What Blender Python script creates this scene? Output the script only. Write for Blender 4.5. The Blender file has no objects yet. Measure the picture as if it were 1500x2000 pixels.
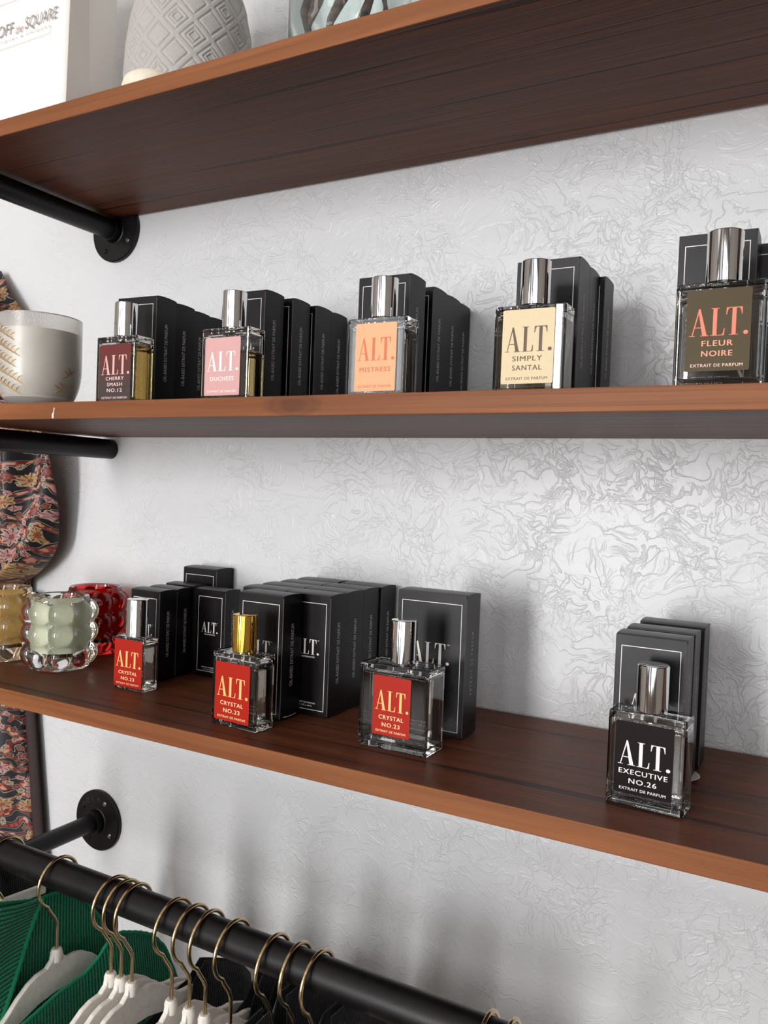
import bpy, bmesh, math, random
from mathutils import Vector, Matrix, noise

random.seed(7)
SC = bpy.context.scene
COL = SC.collection
PI = math.pi

# ------------------------------------------------------------------ camera, light, exposure
cam_d = bpy.data.cameras.new('camera')
cam = bpy.data.objects.new('camera', cam_d)
COL.objects.link(cam)
cam.location = (0.78538, -0.76314, 1.26736)
cam.rotation_euler = (1.54531, -0.03865, 0.50023)
cam_d.sensor_fit = 'VERTICAL'
cam_d.sensor_height = 36.0
cam_d.lens = 1579.907 / 2000.0 * 36.0
cam_d.clip_start = 0.02
SC.camera = cam

world = bpy.data.worlds.new('world')
SC.world = world
world.use_nodes = True
world.node_tree.nodes['Background'].inputs[0].default_value = (0.80, 0.88, 1.0, 1)
world.node_tree.nodes['Background'].inputs[1].default_value = 1.0


def area_light(name, loc, rot, sx, sy, energy, col):
    l = bpy.data.lights.new(name, 'AREA')
    l.shape = 'RECTANGLE'
    l.size = sx
    l.size_y = sy
    l.energy = energy
    l.color = col
    o = bpy.data.objects.new(name, l)
    o.location = loc
    o.rotation_euler = rot
    COL.objects.link(o)
    return o


# daylight through the two shop windows opposite the shelves, and the ceiling lamps
area_light('window_daylight_main', (-0.38, -4.66, 1.40), (PI / 2, 0, 0), 0.78, 2.2, 136, (1.0, 0.995, 0.99))
area_light('window_daylight_side', (1.85, -4.66, 1.45), (PI / 2, 0, 0), 2.70, 2.6, 44, (0.97, 0.985, 1.0))
area_light('window_daylight_far', (-2.00, -4.66, 1.45), (PI / 2, 0, 0), 0.90, 2.6, 24, (0.97, 0.985, 1.0))

SC.view_settings.view_transform = 'Standard'
SC.view_settings.look = 'None'
SC.view_settings.gamma = 1.0
SC.view_settings.use_curve_mapping = False
SC.view_settings.exposure = 0.0
try:
    SC.cycles.max_bounces = 12
    SC.cycles.transmission_bounces = 12
    SC.cycles.glossy_bounces = 6
    SC.cycles.diffuse_bounces = 4
    SC.cycles.transparent_max_bounces = 12
    SC.cycles.use_denoising = True
    SC.cycles.sample_clamp_indirect = 25.0
except Exception:
    pass

# ------------------------------------------------------------------ measured layout (metres)
D = 0.235                     # shelf depth
ZT, ZM, ZB = 1.62412, 1.34046, 1.05480   # tops of the three shelves
TH = 0.01624                  # board thickness
XP = -0.0433                  # bracket pipe column
RY, RZ, RR = -0.25, 0.9005, 0.0134       # clothes rail


# ------------------------------------------------------------------ node helpers
def s2l(c):
    return tuple(((v / 255) / 12.92 if v / 255 <= 0.04045 else ((v / 255 + 0.055) / 1.055) ** 2.4) for v in c) + (1.0,)


class NT:
    def __init__(self, name):
        self.m = bpy.data.materials.new(name)
        self.m.use_nodes = True
        self.t = self.m.node_tree
        self.b = self.t.nodes['Principled BSDF']
        self.out = self.t.nodes['Material Output']

    def n(self, typ, **kw):
        nd = self.t.nodes.new(typ)
        for k, v in kw.items():
            setattr(nd, k, v)
        return nd

    def put(self, sock, v):
        if isinstance(v, bpy.types.NodeSocket):
            self.t.links.new(v, sock)
        elif v is not None:
            try:
                sock.default_value = v
            except Exception:
                sock.default_value = tuple(v)[:3]

    def math(self, op, a, b=None, c=None, clamp=False):
        nd = self.n('ShaderNodeMath', operation=op)
        nd.use_clamp = clamp
        for i, v in enumerate((a, b, c)):
            if v is not None:
                self.put(nd.inputs[i], v)
        return nd.outputs[0]

    def coord(self, kind='Object'):
        return self.n('ShaderNodeTexCoord').outputs[kind]

    def mapping(self, vec, scale=(1, 1, 1), loc=(0, 0, 0), rot=(0, 0, 0)):
        nd = self.n('ShaderNodeMapping')
        self.put(nd.inputs[0], vec)
        nd.inputs[1].default_value = loc
        nd.inputs[2].default_value = rot
        nd.inputs[3].default_value = scale
        return nd.outputs[0]

    def noise(self, vec, scale=5, detail=3, rough=0.5, dist=0.0, out=0):
        nd = self.n('ShaderNodeTexNoise')
        self.put(nd.inputs['Vector'], vec)
        nd.inputs['Scale'].default_value = scale
        nd.inputs['Detail'].default_value = detail
        nd.inputs['Roughness'].default_value = rough
        nd.inputs['Distortion'].default_value = dist
        return nd.outputs[out]

    def ramp(self, fac, stops, interp='LINEAR'):
        nd = self.n('ShaderNodeValToRGB')
        self.put(nd.inputs[0], fac)
        nd.color_ramp.interpolation = interp
        el = nd.color_ramp.elements
        while len(el) < len(stops):
            el.new(0.5)
        for e, (p, c) in zip(el, stops):
            e.position = p
            e.color = c if len(c) == 4 else tuple(c) + (1,)
        return nd.outputs[0]

    def mix(self, fac, a, b, mode='MIX'):
        nd = self.n('ShaderNodeMix', data_type='RGBA', blend_type=mode)
        self.put(nd.inputs[0], fac)
        self.put(nd.inputs[6], a)
        self.put(nd.inputs[7], b)
        return nd.outputs[2]

    def sep(self, vec):
        nd = self.n('ShaderNodeSeparateXYZ')
        self.put(nd.inputs[0], vec)
        return nd.outputs

    def bump(self, h, strength=0.3, dist=0.001, normal=None):
        nd = self.n('ShaderNodeBump')
        nd.inputs['Strength'].default_value = strength
        nd.inputs['Distance'].default_value = dist
        self.put(nd.inputs['Height'], h)
        if normal is not None:
            self.put(nd.inputs['Normal'], normal)
        return nd.outputs[0]

    def bs(self, **kw):
        names = {'col': 'Base Color', 'rough': 'Roughness', 'metal': 'Metallic', 'trans': 'Transmission Weight',
                 'ior': 'IOR', 'spec': 'Specular IOR Level', 'normal': 'Normal', 'coat': 'Coat Weight',
                 'coatr': 'Coat Roughness', 'sheen': 'Sheen Weight', 'sss': 'Subsurface Weight',
                 'sssr': 'Subsurface Radius', 'ssss': 'Subsurface Scale', 'alpha': 'Alpha', 'aniso': 'Anisotropic'}
        for k, v in kw.items():
            self.put(self.b.inputs[names[k]], v)
        return self.m


MATS = {}


def simple(name, rgb=0, rough=0.5, metal=0.0, grain=0.06, scale=60, **kw):
    """plain colour with a slight procedural variation"""
    if name in MATS:
        return MATS[name]
    t = NT(name)
    c = s2l(rgb)
    f = t.noise(t.coord(), scale, 3)
    lo = tuple(v * (1 - grain) for v in c[:3]) + (1,)
    hi = tuple(min(1, v * (1 + grain)) for v in c[:3]) + (1,)
    col = t.ramp(f, [(0.3, lo), (0.7, hi)])
    MATS[name] = t.bs(col=col, rough=rough, metal=metal, **kw)
    return MATS[name]


def glass(name, rgb, rough=0.0, ior=1.5, bump=None):
    t = NT(name)
    c = tuple(v for v in rgb) + (1,)
    kw = {}
    if bump:
        kw['normal'] = t.bump(t.noise(t.coord(), bump[0], 2), bump[1], bump[2])
    col = t.mix(t.noise(t.coord(), 30, 1), c, tuple(v * 0.985 for v in rgb) + (1,))
    return t.bs(col=col, rough=rough, trans=1.0, ior=ior, **kw)


# ------------------------------------------------------------------ materials
def mat_wall():
    t = NT('painted_plaster')
    co = t.coord()
    warp = t.noise(co, 20, 2, 0.5, 0, 1)
    v1 = t.n('ShaderNodeVectorMath', operation='MULTIPLY_ADD')
    t.put(v1.inputs[0], warp)
    v1.inputs[1].default_value = (0.05, 0.0, 0.05)
    t.put(v1.inputs[2], co)
    vec = v1.outputs[0]
    # thin raised ridges left by the trowel
    n1 = t.noise(t.mapping(vec, (40, 40, 64), rot=(0, 0.5, 0)), 1.0, 3, 0.5, 0.6)
    r1 = t.math('ABSOLUTE', t.math('SUBTRACT', n1, 0.5))
    ridge = t.math('SUBTRACT', 1.0, t.math('MULTIPLY', r1, 26.0), clamp=True)
    n2 = t.noise(t.mapping(vec, (84, 84, 60), rot=(0, -0.6, 0)), 1.0, 2, 0.5, 1.0)
    r2 = t.math('ABSOLUTE', t.math('SUBTRACT', n2, 0.52))
    ridge2 = t.math('SUBTRACT', 1.0, t.math('MULTIPLY', r2, 22.0), clamp=True)
    step = t.ramp(n1, [(0.47, (0, 0, 0)), (0.53, (1, 1, 1))])
    mask = t.ramp(t.noise(co, 8.0, 3), [(0.40, (0.05,) * 3), (0.60, (1, 1, 1))])
    mask2 = t.ramp(t.noise(t.mapping(co, loc=(3.1, 0, 1.7)), 13.0, 2), [(0.42, (0.0,) * 3), (0.58, (1, 1, 1))])
    h = t.math('ADD', t.math('MULTIPLY', ridge, mask), t.math('MULTIPLY', t.math('MULTIPLY', ridge2, mask2), 0.8))
    h = t.math('ADD', h, t.math('MULTIPLY', step, 0.30))
    rough_side = t.math('MULTIPLY_ADD', t.sep(co)[0], 0.55, 0.50, clamp=True)
    h = t.math('MULTIPLY', h, rough_side)
    fine = t.noise(co, 420, 2)
    h = t.math('ADD', h, t.math('MULTIPLY', fine, 0.10))
    h = t.math('ADD', h, t.math('MULTIPLY', t.noise(co, 35, 3), 0.6))
    nrm = t.bump(h, 0.55, 0.0013)
    col = t.mix(t.noise(co, 3.0, 3), s2l((214, 214, 215)), s2l((221, 221, 222)))
    return t.bs(col=col, rough=0.36, spec=0.5, normal=nrm)


def mat_wood():
    t = NT('stained_pine')
    co = t.coord()
    warp = t.noise(t.mapping(co, (3, 9, 9)), 1.0, 2, 0.5, 0, 1)
    v1 = t.n('ShaderNodeVectorMath', operation='MULTIPLY_ADD')
    t.put(v1.inputs[0], warp)
    v1.inputs[1].default_value = (0, 0.03, 0.03)
    t.put(v1.inputs[2], co)
    vec = v1.outputs[0]
    rings = t.noise(t.mapping(vec, (1.6, 55, 55)), 1.0, 3, 0.55, 0.3)
    fib = t.noise(t.mapping(co, (9, 420, 420)), 1.0, 3, 0.6)
    blot = t.noise(t.mapping(co, (5, 12, 12)), 1.0, 2)
    col = t.ramp(rings, [(0.30, s2l((78, 42, 25))), (0.52, s2l((102, 58, 35))), (0.72, s2l((122, 71, 44)))])
    col = t.mix(t.ramp(fib, [(0.42, (0.55,) * 3), (0.60, (0, 0, 0))]), col, s2l((62, 32, 21)))
    col = t.mix(t.math('MULTIPLY', blot, 0.30), col, s2l((120, 62, 40)))
    # the cut edges of the boards took less stain
    edge = t.math('LESS_THAN', t.sep(co)[1], -0.2340)
    col = t.mix(t.math('MULTIPLY', edge, 0.50), col, t.ramp(rings, [(0.35, s2l((146, 90, 54))), (0.65, s2l((176, 114, 70)))]))
    # knots
    for kx, ky, kz, r in [(0.411, -0.235, 1.331, 0.012), (0.068, -0.045, 1.608, 0.011), (0.054, -0.156, 1.608, 0.009),
                          (0.519, -0.022, 1.608, 0.009), (0.505, -0.219, 1.0548, 0.010), (-0.02, -0.235, 1.620, 0.006),
                          (0.95, -0.12, 1.0548, 0.013), (1.1, -0.235, 1.332, 0.012)]:
        d = t.n('ShaderNodeVectorMath', operation='SUBTRACT')
        t.put(d.inputs[0], co)
        d.inputs[1].default_value = (kx, ky, kz)
        sc = t.n('ShaderNodeVectorMath', operation='MULTIPLY')
        t.put(sc.inputs[0], d.outputs[0])
        sc.inputs[1].default_value = (0.50, 1.0, 0.8)
        ln = t.n('ShaderNodeVectorMath', operation='LENGTH')
        t.put(ln.inputs[0], sc.outputs[0])
        q = t.math('ADD', t.math('DIVIDE', ln.outputs[1], r), t.math('MULTIPLY', t.math('SUBTRACT', rings, 0.5), 2.4))
        k = t.ramp(q, [(0.0, (0.75,) * 3), (0.35, (0.40,) * 3), (0.55, (0.55,) * 3), (0.98, (0, 0, 0))])
        col = t.mix(t.math('MULTIPLY', k, 0.6), col, s2l((44, 22, 15)))
    # dark cracks along the grain
    cr = t.noise(t.mapping(co, (2.2, 190, 190), loc=(1.3, 0, 0)), 1.0, 1)
    crack = t.ramp(cr, [(0.31, (1, 1, 1)), (0.38, (0, 0, 0))])
    col = t.mix(t.math('MULTIPLY', t.math('MULTIPLY', crack, 0.75), t.math('SUBTRACT', 1.0, t.math('MULTIPLY', edge, 0.85))), col, s2l((22, 13, 11)))
    nrm = t.bump(t.math('SUBTRACT', fib, t.math('MULTIPLY', crack, 1.2)), 0.25, 0.0006)
    rg = t.math('ADD', 0.36, t.math('MULTIPLY', rings, 0.18))
    return t.bs(col=col, rough=rg, spec=0.18, normal=nrm)


def mat_pipe():
    t = NT('black_iron_pipe')
    co = t.coord()
    n = t.noise(co, 90, 4, 0.6)
    col = t.ramp(n, [(0.3, s2l((8, 6, 7))), (0.75, s2l((18, 14, 15)))])
    return t.bs(col=col, rough=t.math('ADD', 0.33, t.math('MULTIPLY', n, 0.15)), spec=0.32,
                normal=t.bump(t.noise(co, 700, 2), 0.12, 0.0003))


def mat_carton():
    t = NT('black_carton')
    co = t.coord()
    n = t.noise(co, 45, 3)
    col = t.ramp(n, [(0.3, s2l((10, 7, 9))), (0.7, s2l((16, 11, 13)))])
    fib = t.noise(t.mapping(co, (300, 300, 900)), 1.0, 1)
    return t.bs(col=col, rough=t.math('ADD', 0.30, t.math('MULTIPLY', n, 0.12)), spec=0.27, normal=t.bump(fib, 0.05, 0.0002))


def mat_velvet():
    t = NT('ivory_velvet')
    co = t.coord()
    n = t.noise(co, 180, 3, 0.6)
    col = t.ramp(n, [(0.25, s2l((218, 211, 202))), (0.75, s2l((240, 234, 226)))])
    return t.bs(col=col, rough=0.92, spec=0.15, normal=t.bump(n, 0.5, 0.0006), sheen=0.25)


def mat_knit(name, lo, hi, axis=1, freq=900.0, bump=0.9, dist=0.0018):
    """rib knit: ribs follow the UV u coordinate"""
    t = NT(name)
    uv = t.coord('UV')
    s = t.sep(uv)
    rib = t.math('SINE', t.math('MULTIPLY', s[0], freq))
    st = t.math('SINE', t.math('MULTIPLY', s[1], freq * 1.6))
    h = t.math('ADD', rib, t.math('MULTIPLY', st, 0.25))
    f = t.math('MULTIPLY_ADD', rib, 0.5, 0.5)
    f = t.math('MULTIPLY', f, t.math('ADD', 0.75, t.math('MULTIPLY', t.noise(t.coord(), 300, 2), 0.4)))
    col = t.mix(f, s2l(lo), s2l(hi))
    return t.bs(col=col, rough=0.85, spec=0.2, normal=t.bump(h, bump, dist), sheen=0.15)


def mat_floral():
    t = NT('floral_print_silk')
    co0 = t.mapping(t.coord(), (1, 0.35, 1))
    w = t.noise(co0, 22, 2, 0.5, 0, 1)
    v1 = t.n('ShaderNodeVectorMath', operation='MULTIPLY_ADD')
    t.put(v1.inputs[0], w)
    v1.inputs[1].default_value = (0.030, 0.0, 0.030)
    t.put(v1.inputs[2], co0)
    co = v1.outputs[0]
    col = s2l((24, 20, 26))

    def flowers(col, scale, petals, seedloc, rad, palette, pick):
        vo = t.n('ShaderNodeTexVoronoi', feature='F1')
        vo.voronoi_dimensions = '2D'
        mp = t.n('ShaderNodeCombineXYZ')
        ss = t.sep(co)
        t.put(mp.inputs[0], t.math('ADD', t.math('MULTIPLY', ss[0], scale), seedloc))
        t.put(mp.inputs[1], t.math('ADD', t.math('MULTIPLY', ss[2], scale), seedloc * 0.7))
        t.put(vo.inputs['Vector'], mp.outputs[0])
        vo.inputs['Scale'].default_value = 1.0
        vo.inputs['Randomness'].default_value = 0.75
        df = t.n('ShaderNodeVectorMath', operation='SUBTRACT')
        t.put(df.inputs[0], mp.outputs[0])
        t.put(df.inputs[1], vo.outputs['Position'])
        d = t.sep(df.outputs[0])
        ang = t.math('ARCTAN2', d[1], d[0])
        rcol = t.sep(vo.outputs['Color'])
        ph = t.math('MULTIPLY', rcol[0], 6.28)
        pet = t.math('COSINE', t.math('ADD', t.math('MULTIPLY', ang, petals), ph))
        R = t.math('MULTIPLY', t.math('ADD', 0.88, t.math('MULTIPLY', pet, 0.12)), rad)
        q = t.math('DIVIDE', vo.outputs['Distance'], R)
        inside = t.ramp(q, [(0.0, (1, 1, 1)), (0.93, (1, 1, 1)), (0.97, (0, 0, 0))])
        pc = t.ramp(rcol[1], palette, 'CONSTANT')
        vein = t.math('ABSOLUTE', t.math('SINE', t.math('MULTIPLY', t.math('ADD', t.math('MULTIPLY', ang, petals), ph), 0.5)))
        vein = t.ramp(vein, [(0.0, (0, 0, 0)), (0.16, (0, 0, 0)), (0.32, (1, 1, 1))])
        body = t.mix(vein, s2l((34, 20, 22)), pc)
        ring = t.ramp(q, [(0.0, s2l((120, 48, 34))), (0.22, s2l((150, 74, 48))), (0.30, s2l((44, 20, 20))), (0.36, (1, 1, 1, 1))])
        isc = t.ramp(q, [(0.30, (1, 1, 1)), (0.36, (0, 0, 0))])
        body = t.mix(isc, body, ring)
        edge = t.ramp(q, [(0.80, (0, 0, 0)), (0.86, (1, 1, 1))])
        body = t.mix(t.math('MULTIPLY', edge, 0.55), body, s2l((205, 178, 140)))
        pk = t.math('GREATER_THAN', rcol[2], pick)
        return t.mix(t.math('MULTIPLY', inside, pk), col, body)

    # scrolling stems and paisley bands
    wv = t.n('ShaderNodeTexWave', wave_type='RINGS')
    t.put(wv.inputs['Vector'], co)
    wv.inputs['Scale'].default_value = 17.0
    wv.inputs['Distortion'].default_value = 9.0
    wv.inputs['Detail'].default_value = 1.0
    wv.inputs['Detail Scale'].default_value = 2.2
    line = t.ramp(wv.outputs[1], [(0.44, (0, 0, 0)), (0.49, (1, 1, 1)), (0.52, (1, 1, 1)), (0.57, (0, 0, 0))])
    band = t.ramp(wv.outputs[1], [(0.78, (0, 0, 0)), (0.80, (1, 1, 1))])
    bandc = t.ramp(t.noise(co, 130, 1), [(0.40, s2l((96, 30, 34))), (0.47, s2l((150, 60, 44))), (0.55, s2l((186, 138, 82))), (0.62, s2l((198, 132, 130)))], 'CONSTANT')
    col = t.mix(line, col, s2l((172, 160, 140)))
    col = t.mix(band, col, bandc)
    col = flowers(col, 95, 5, 3.3, 0.42, [(0.0, s2l((104, 40, 46))), (0.35, s2l((176, 122, 128))), (0.6, s2l((118, 48, 44))), (0.8, s2l((150, 146, 128)))], 0.45)
    col = flowers(col, 40, 8, 1.7, 0.46, [(0.0, s2l((160, 122, 72))), (0.38, s2l((172, 128, 128))), (0.6, s2l((170, 134, 86))), (0.78, s2l((122, 50, 46)))], 0.38)
    return t.bs(col=col, rough=0.5, spec=0.35, sheen=0.1)


M = {}
M['wall'] = mat_wall()
M['wood'] = mat_wood()
M['pipe'] = mat_pipe()
M['carton'] = mat_carton()
M['velvet'] = mat_velvet()
M['floral'] = mat_floral()
M['green_knit'] = mat_knit('green_rib_knit', (3, 66, 47), (18, 174, 124), freq=1500.0)
M['cream_knit'] = mat_knit('cream_rib_knit', (196, 186, 178), (234, 226, 220), freq=2400.0, bump=0.5)
M['navy'] = mat_knit('navy_fabric', (5, 5, 9), (14, 14, 24), freq=2200.0, bump=0.4)
M['black_fabric'] = mat_knit('black_fabric', (3, 3, 4), (9, 8, 10), freq=2600.0, bump=0.3)
M['red_fabric'] = simple('oxblood_suede', (86, 26, 22), 0.8)
M['white_print'] = simple('white_ink', (238, 232, 228), 0.5, grain=0.02)
M['grey_print'] = simple('grey_ink', (208, 202, 202), 0.5, grain=0.03)
M['chrome'] = simple('polished_chrome', (226, 226, 226), 0.035, 1.0, grain=0.01)
M['gold'] = simple('polished_gold', (236, 184, 84), 0.05, 1.0, grain=0.02)
M['brass'] = simple('brass_wire', (196, 172, 132), 0.2, 1.0, grain=0.05)
M['steel'] = simple('steel_screw', (190, 186, 180), 0.3, 1.0)
M['glass'] = glass('clear_glass', (0.985, 0.99, 0.985))
M['plastic'] = simple('clear_tube', (206, 206, 202), 0.35, grain=0.02)
M['painted_shade'] = simple('dark_brown_shadow', (48, 32, 30), 0.75)  # shadow colour for the strip beside the robe


def liquid(name, rgb):
    return glass(name, rgb, 0.0, 1.36)


M['liq_clear'] = liquid('clear_perfume', (0.985, 0.975, 0.96))
M['liq_gold'] = liquid('golden_perfume', (0.93, 0.76, 0.38))
M['liq_pale'] = liquid('pale_amber_perfume', (0.95, 0.85, 0.58))
M['liq_peach'] = liquid('peach_perfume', (0.96, 0.86, 0.70))
M['liq_pink'] = liquid('blush_perfume', (0.97, 0.91, 0.85))


# ------------------------------------------------------------------ mesh helpers
def mesh(name, verts, faces, mat=None, smooth=False):
    me = bpy.data.meshes.new(name)
    me.from_pydata([tuple(v) for v in verts], [], faces)
    if mat:
        me.materials.append(mat)
    if smooth:
        me.polygons.foreach_set('use_smooth', [True] * len(me.polygons))
        me.set_sharp_from_angle(angle=0.7)
    me.update()
    return me


def from_bm(name, bm, mat=None, smooth=False):
    bmesh.ops.recalc_face_normals(bm, faces=bm.faces[:])
    me = bpy.data.meshes.new(name)
    bm.to_mesh(me)
    bm.free()
    if mat:
        me.materials.append(mat)
    if smooth:
        me.polygons.foreach_set('use_smooth', [True] * len(me.polygons))
    me.update()
    return me


def obj(name, me, parent=None, loc=None):
    o = bpy.data.objects.new(name, me)
    COL.objects.link(o)
    if parent is not None:
        o.parent = parent
    if loc is not None:
        o.location = loc
    return o


def thing(name, label, cat, loc=(0, 0, 0), rz=0.0, group=None):
    o = bpy.data.objects.new(name, None)
    o.empty_display_size = 0.02
    COL.objects.link(o)
    o.location = loc
    o.rotation_euler = (0, 0, rz)
    return tag(o, label, cat, group)


def tag(o, label, cat, group=None):
    o['label'] = label
    o['category'] = cat
    if group:
        o['group'] = group
    return o


def struct(o):
    o['kind'] = 'structure'
    return o


def bevel_box(w, d, h, bev=0.001, seg=2, zmin=0.0, taper=1.0):
    bm = bmesh.new()
    bmesh.ops.create_cube(bm, size=1.0)
    for v in bm.verts:
        k = taper if v.co.z > 0 else 1.0
        v.co = Vector((v.co.x * w * k, v.co.y * d * k, (v.co.z + 0.5) * h + zmin))
    if bev > 0:
        bmesh.ops.bevel(bm, geom=bm.edges[:], offset=bev, segments=seg, profile=0.5, affect='EDGES')
    return bm


def box_bm(x0, x1, y0, y1, z0, z1, bev=0.0, seg=2):
    bm = bevel_box(x1 - x0, y1 - y0, z1 - z0, bev, seg)
    bmesh.ops.translate(bm, verts=bm.verts[:], vec=((x0 + x1) / 2, (y0 + y1) / 2, z0))
    return bm


def lathe(profile, seg=48, cap0=True, cap1=True):
    """profile: list of (r, z)"""
    V, F = [], []
    for r, z in profile:
        for i in range(seg):
            a = 2 * PI * i / seg
            V.append((r * math.cos(a), r * math.sin(a), z))
    n = len(profile)
    for j in range(n - 1):
        for i in range(seg):
            i2 = (i + 1) % seg
            F.append((j * seg + i, j * seg + i2, (j + 1) * seg + i2, (j + 1) * seg + i))
    if cap0:
        F.append(tuple(range(seg - 1, -1, -1)))
    if cap1:
        F.append(tuple((n - 1) * seg + i for i in range(seg)))
    return V, F


def tube(points, r, seg=10, caps=True, rfun=None):
    """swept round tube along points"""
    P = [Vector(p) for p in points]
    V, F = [], []
    up = None
    for k, p in enumerate(P):
        if k == 0:
            t = P[1] - P[0]
        elif k == len(P) - 1:
            t = P[-1] - P[-2]
        else:
            t = (P[k + 1] - P[k]).normalized() + (P[k] - P[k - 1]).normalized()
        t.normalize()
        if up is None:
            up = t.orthogonal().normalized()
        else:
            up = (up - t * up.dot(t)).normalized()
        s = t.cross(up)
        rr = r if rfun is None else rfun(k / (len(P) - 1)) * r
        for i in range(seg):
            a = 2 * PI * i / seg
            V.append(p + (up * math.cos(a) + s * math.sin(a)) * rr)
    for k in range(len(P) - 1):
        for i in range(seg):
            i2 = (i + 1) % seg
            F.append((k * seg + i, k * seg + i2, (k + 1) * seg + i2, (k + 1) * seg + i))
    if caps:
        F.append(tuple(range(seg - 1, -1, -1)))
        F.append(tuple((len(P) - 1) * seg + i for i in range(seg)))
    return V, F


def merge(parts):
    V, F = [], []
    for v, f in parts:
        o = len(V)
        V += [Vector(q) for q in v]
        F += [tuple(i + o for i in q) for q in f]
    return V, F


def grid_mesh(name, fn, nu, nv, mat, smooth=True, uvfn=None):
    """fn(u, v) -> point, u and v in 0..1; UVs carry real lengths when uvfn gives them"""
    V = [fn(i / nu, j / nv) for j in range(nv + 1) for i in range(nu + 1)]
    F = [(j * (nu + 1) + i, j * (nu + 1) + i + 1, (j + 1) * (nu + 1) + i + 1, (j + 1) * (nu + 1) + i)
         for j in range(nv) for i in range(nu)]
    me = mesh(name, V, F, mat, smooth)
    uv = me.uv_layers.new(name='UVMap')
    UV = [(uvfn(i / nu, j / nv) if uvfn else (i / nu, j / nv)) for j in range(nv + 1) for i in range(nu + 1)]
    for lp in me.loops:
        uv.data[lp.index].uv = UV[lp.vertex_index]
    return me


# ------------------------------------------------------------------ lettering (flat meshes in the local XZ plane, facing -Y)
_TXT = {}


def text_geo(s, bold=0.0, spacing=1.0):
    key = (s, bold, spacing)
    if key in _TXT:
        return _TXT[key]
    cu = bpy.data.curves.new('t', 'FONT')
    cu.body = s
    cu.size = 1.0
    cu.resolution_u = 3
    cu.offset = bold
    cu.space_character = spacing
    o = bpy.data.objects.new('t', cu)
    COL.objects.link(o)
    dg = bpy.context.evaluated_depsgraph_get()
    me = bpy.data.meshes.new_from_object(o.evaluated_get(dg))
    V = [tuple(v.co) for v in me.vertices]
    F = [tuple(p.vertices) for p in me.polygons]
    bpy.data.objects.remove(o)
    bpy.data.curves.remove(cu)
    bpy.data.meshes.remove(me)
    _TXT[key] = (V, F)
    return V, F


def text_xz(s, cx, z0, height, width=None, bold=0.012, spacing=1.12, y=0.0, shear=0.0):
    """text centred on cx, baseline at z0, cap height and total width as given"""
    if bold > 0:
        d = bold * height * 0.9
        w_ = None if width is None else width - 2 * d
        return merge([text_xz(s, cx - d, z0, height, w_, 0.0, spacing, y, shear), text_xz(s, cx + d, z0, height, w_, 0.0, spacing, y - 1.5e-5, shear)])
    V, F = text_geo(s, bold, spacing)
    xs = [v[0] for v in V]
    ys = [v[1] for v in V]
    x0, x1, yb, yt = min(xs), max(xs), min(ys), max(ys)
    k = height / 0.73
    kx = k if width is None else width / (x1 - x0)
    return [(cx + (v[0] - (x0 + x1) / 2) * kx + shear * v[1] * k, y, z0 + v[1] * k) for v in V], list(F)


def poly(*p):
    return list(p), [tuple(range(len(p)))]


def alt_logo(cx, z0, hgt, width, y=0.0):
    """high contrast condensed serif capitals A L T and a round full stop"""
    P = []
    hl = 0.022                                  # hairline
    # A
    P.append(poly((0.05, 0), (0.05 + hl * 1.6, 0), (0.30 + hl, 0.97), (0.275, 0.97)))
    P.append(poly((0.275, 1.0), (0.335, 1.0), (0.595, 0), (0.435, 0), (0.268, 0.93)))
    P.append(poly((0.125, 0.30), (0.50, 0.30), (0.50, 0.30 + hl * 1.3), (0.13, 0.30 + hl * 1.3)))
    P.append(poly((-0.03, 0), (0.17, 0), (0.17, hl), (-0.03, hl)))
    P.append(poly((0.36, 0), (0.66, 0), (0.66, hl), (0.36, hl)))
    # L
    ox = 0.72
    P.append(poly((ox + 0.07, 0), (ox + 0.21, 0), (ox + 0.21, 1), (ox + 0.07, 1)))
    P.append(poly((ox, 1 - hl), (ox + 0.29, 1 - hl), (ox + 0.29, 1), (ox, 1)))
    P.append(poly((ox, 0), (ox + 0.47, 0), (ox + 0.47, hl), (ox, hl)))
    P.append(poly((ox + 0.38, 0), (ox + 0.47, 0), (ox + 0.49, 0.26), (ox + 0.465, 0.26), (ox + 0.43, 0.09)))
    # T
    ox = 1.25
    P.append(poly((ox + 0.20, 0), (ox + 0.34, 0), (ox + 0.34, 1), (ox + 0.20, 1)))
    P.append(poly((ox, 1 - hl * 1.3), (ox + 0.54, 1 - hl * 1.3), (ox + 0.54, 1), (ox, 1)))
    P.append(poly((ox - 0.01, 0.74), (ox + 0.015, 0.74), (ox + 0.05, 0.91), (ox + 0.12, 1), (ox, 1)))
    P.append(poly((ox + 0.55, 0.74), (ox + 0.54, 1), (ox + 0.42, 1), (ox + 0.49, 0.91), (ox + 0.525, 0.74)))
    P.append(poly((ox + 0.12, 0), (ox + 0.42, 0), (ox + 0.42, hl), (ox + 0.12, hl)))
    # full stop
    P.append(poly(*[(1.93 + 0.082 * math.cos(a), 0.075 + 0.075 * math.sin(a)) for a in [2 * PI * i / 20 for i in range(20)]]))
    V, F = [], []
    x0, x1 = -0.03, 2.012
    for pv, pf in P:
        o = len(V)
        # counter-clockwise check so that all faces look the same way
        ar = sum(pv[i][0] * pv[(i + 1) % len(pv)][1] - pv[(i + 1) % len(pv)][0] * pv[i][1] for i in range(len(pv)))
        if ar < 0:
            pv = pv[::-1]
        V += [(cx + ((p[0] - x0) / (x1 - x0) - 0.5) * width, y - 1.2e-5 * len(F), z0 + p[1] * hgt) for p in pv]
        F.append(tuple(o + i for i in range(len(pv))))
    return V, F


def rect_xz(x0, x1, z0, z1, y=0.0):
    return [(x0, y, z0), (x1, y, z0), (x1, y, z1), (x0, y, z1)], [(0, 1, 2, 3)]


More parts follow.
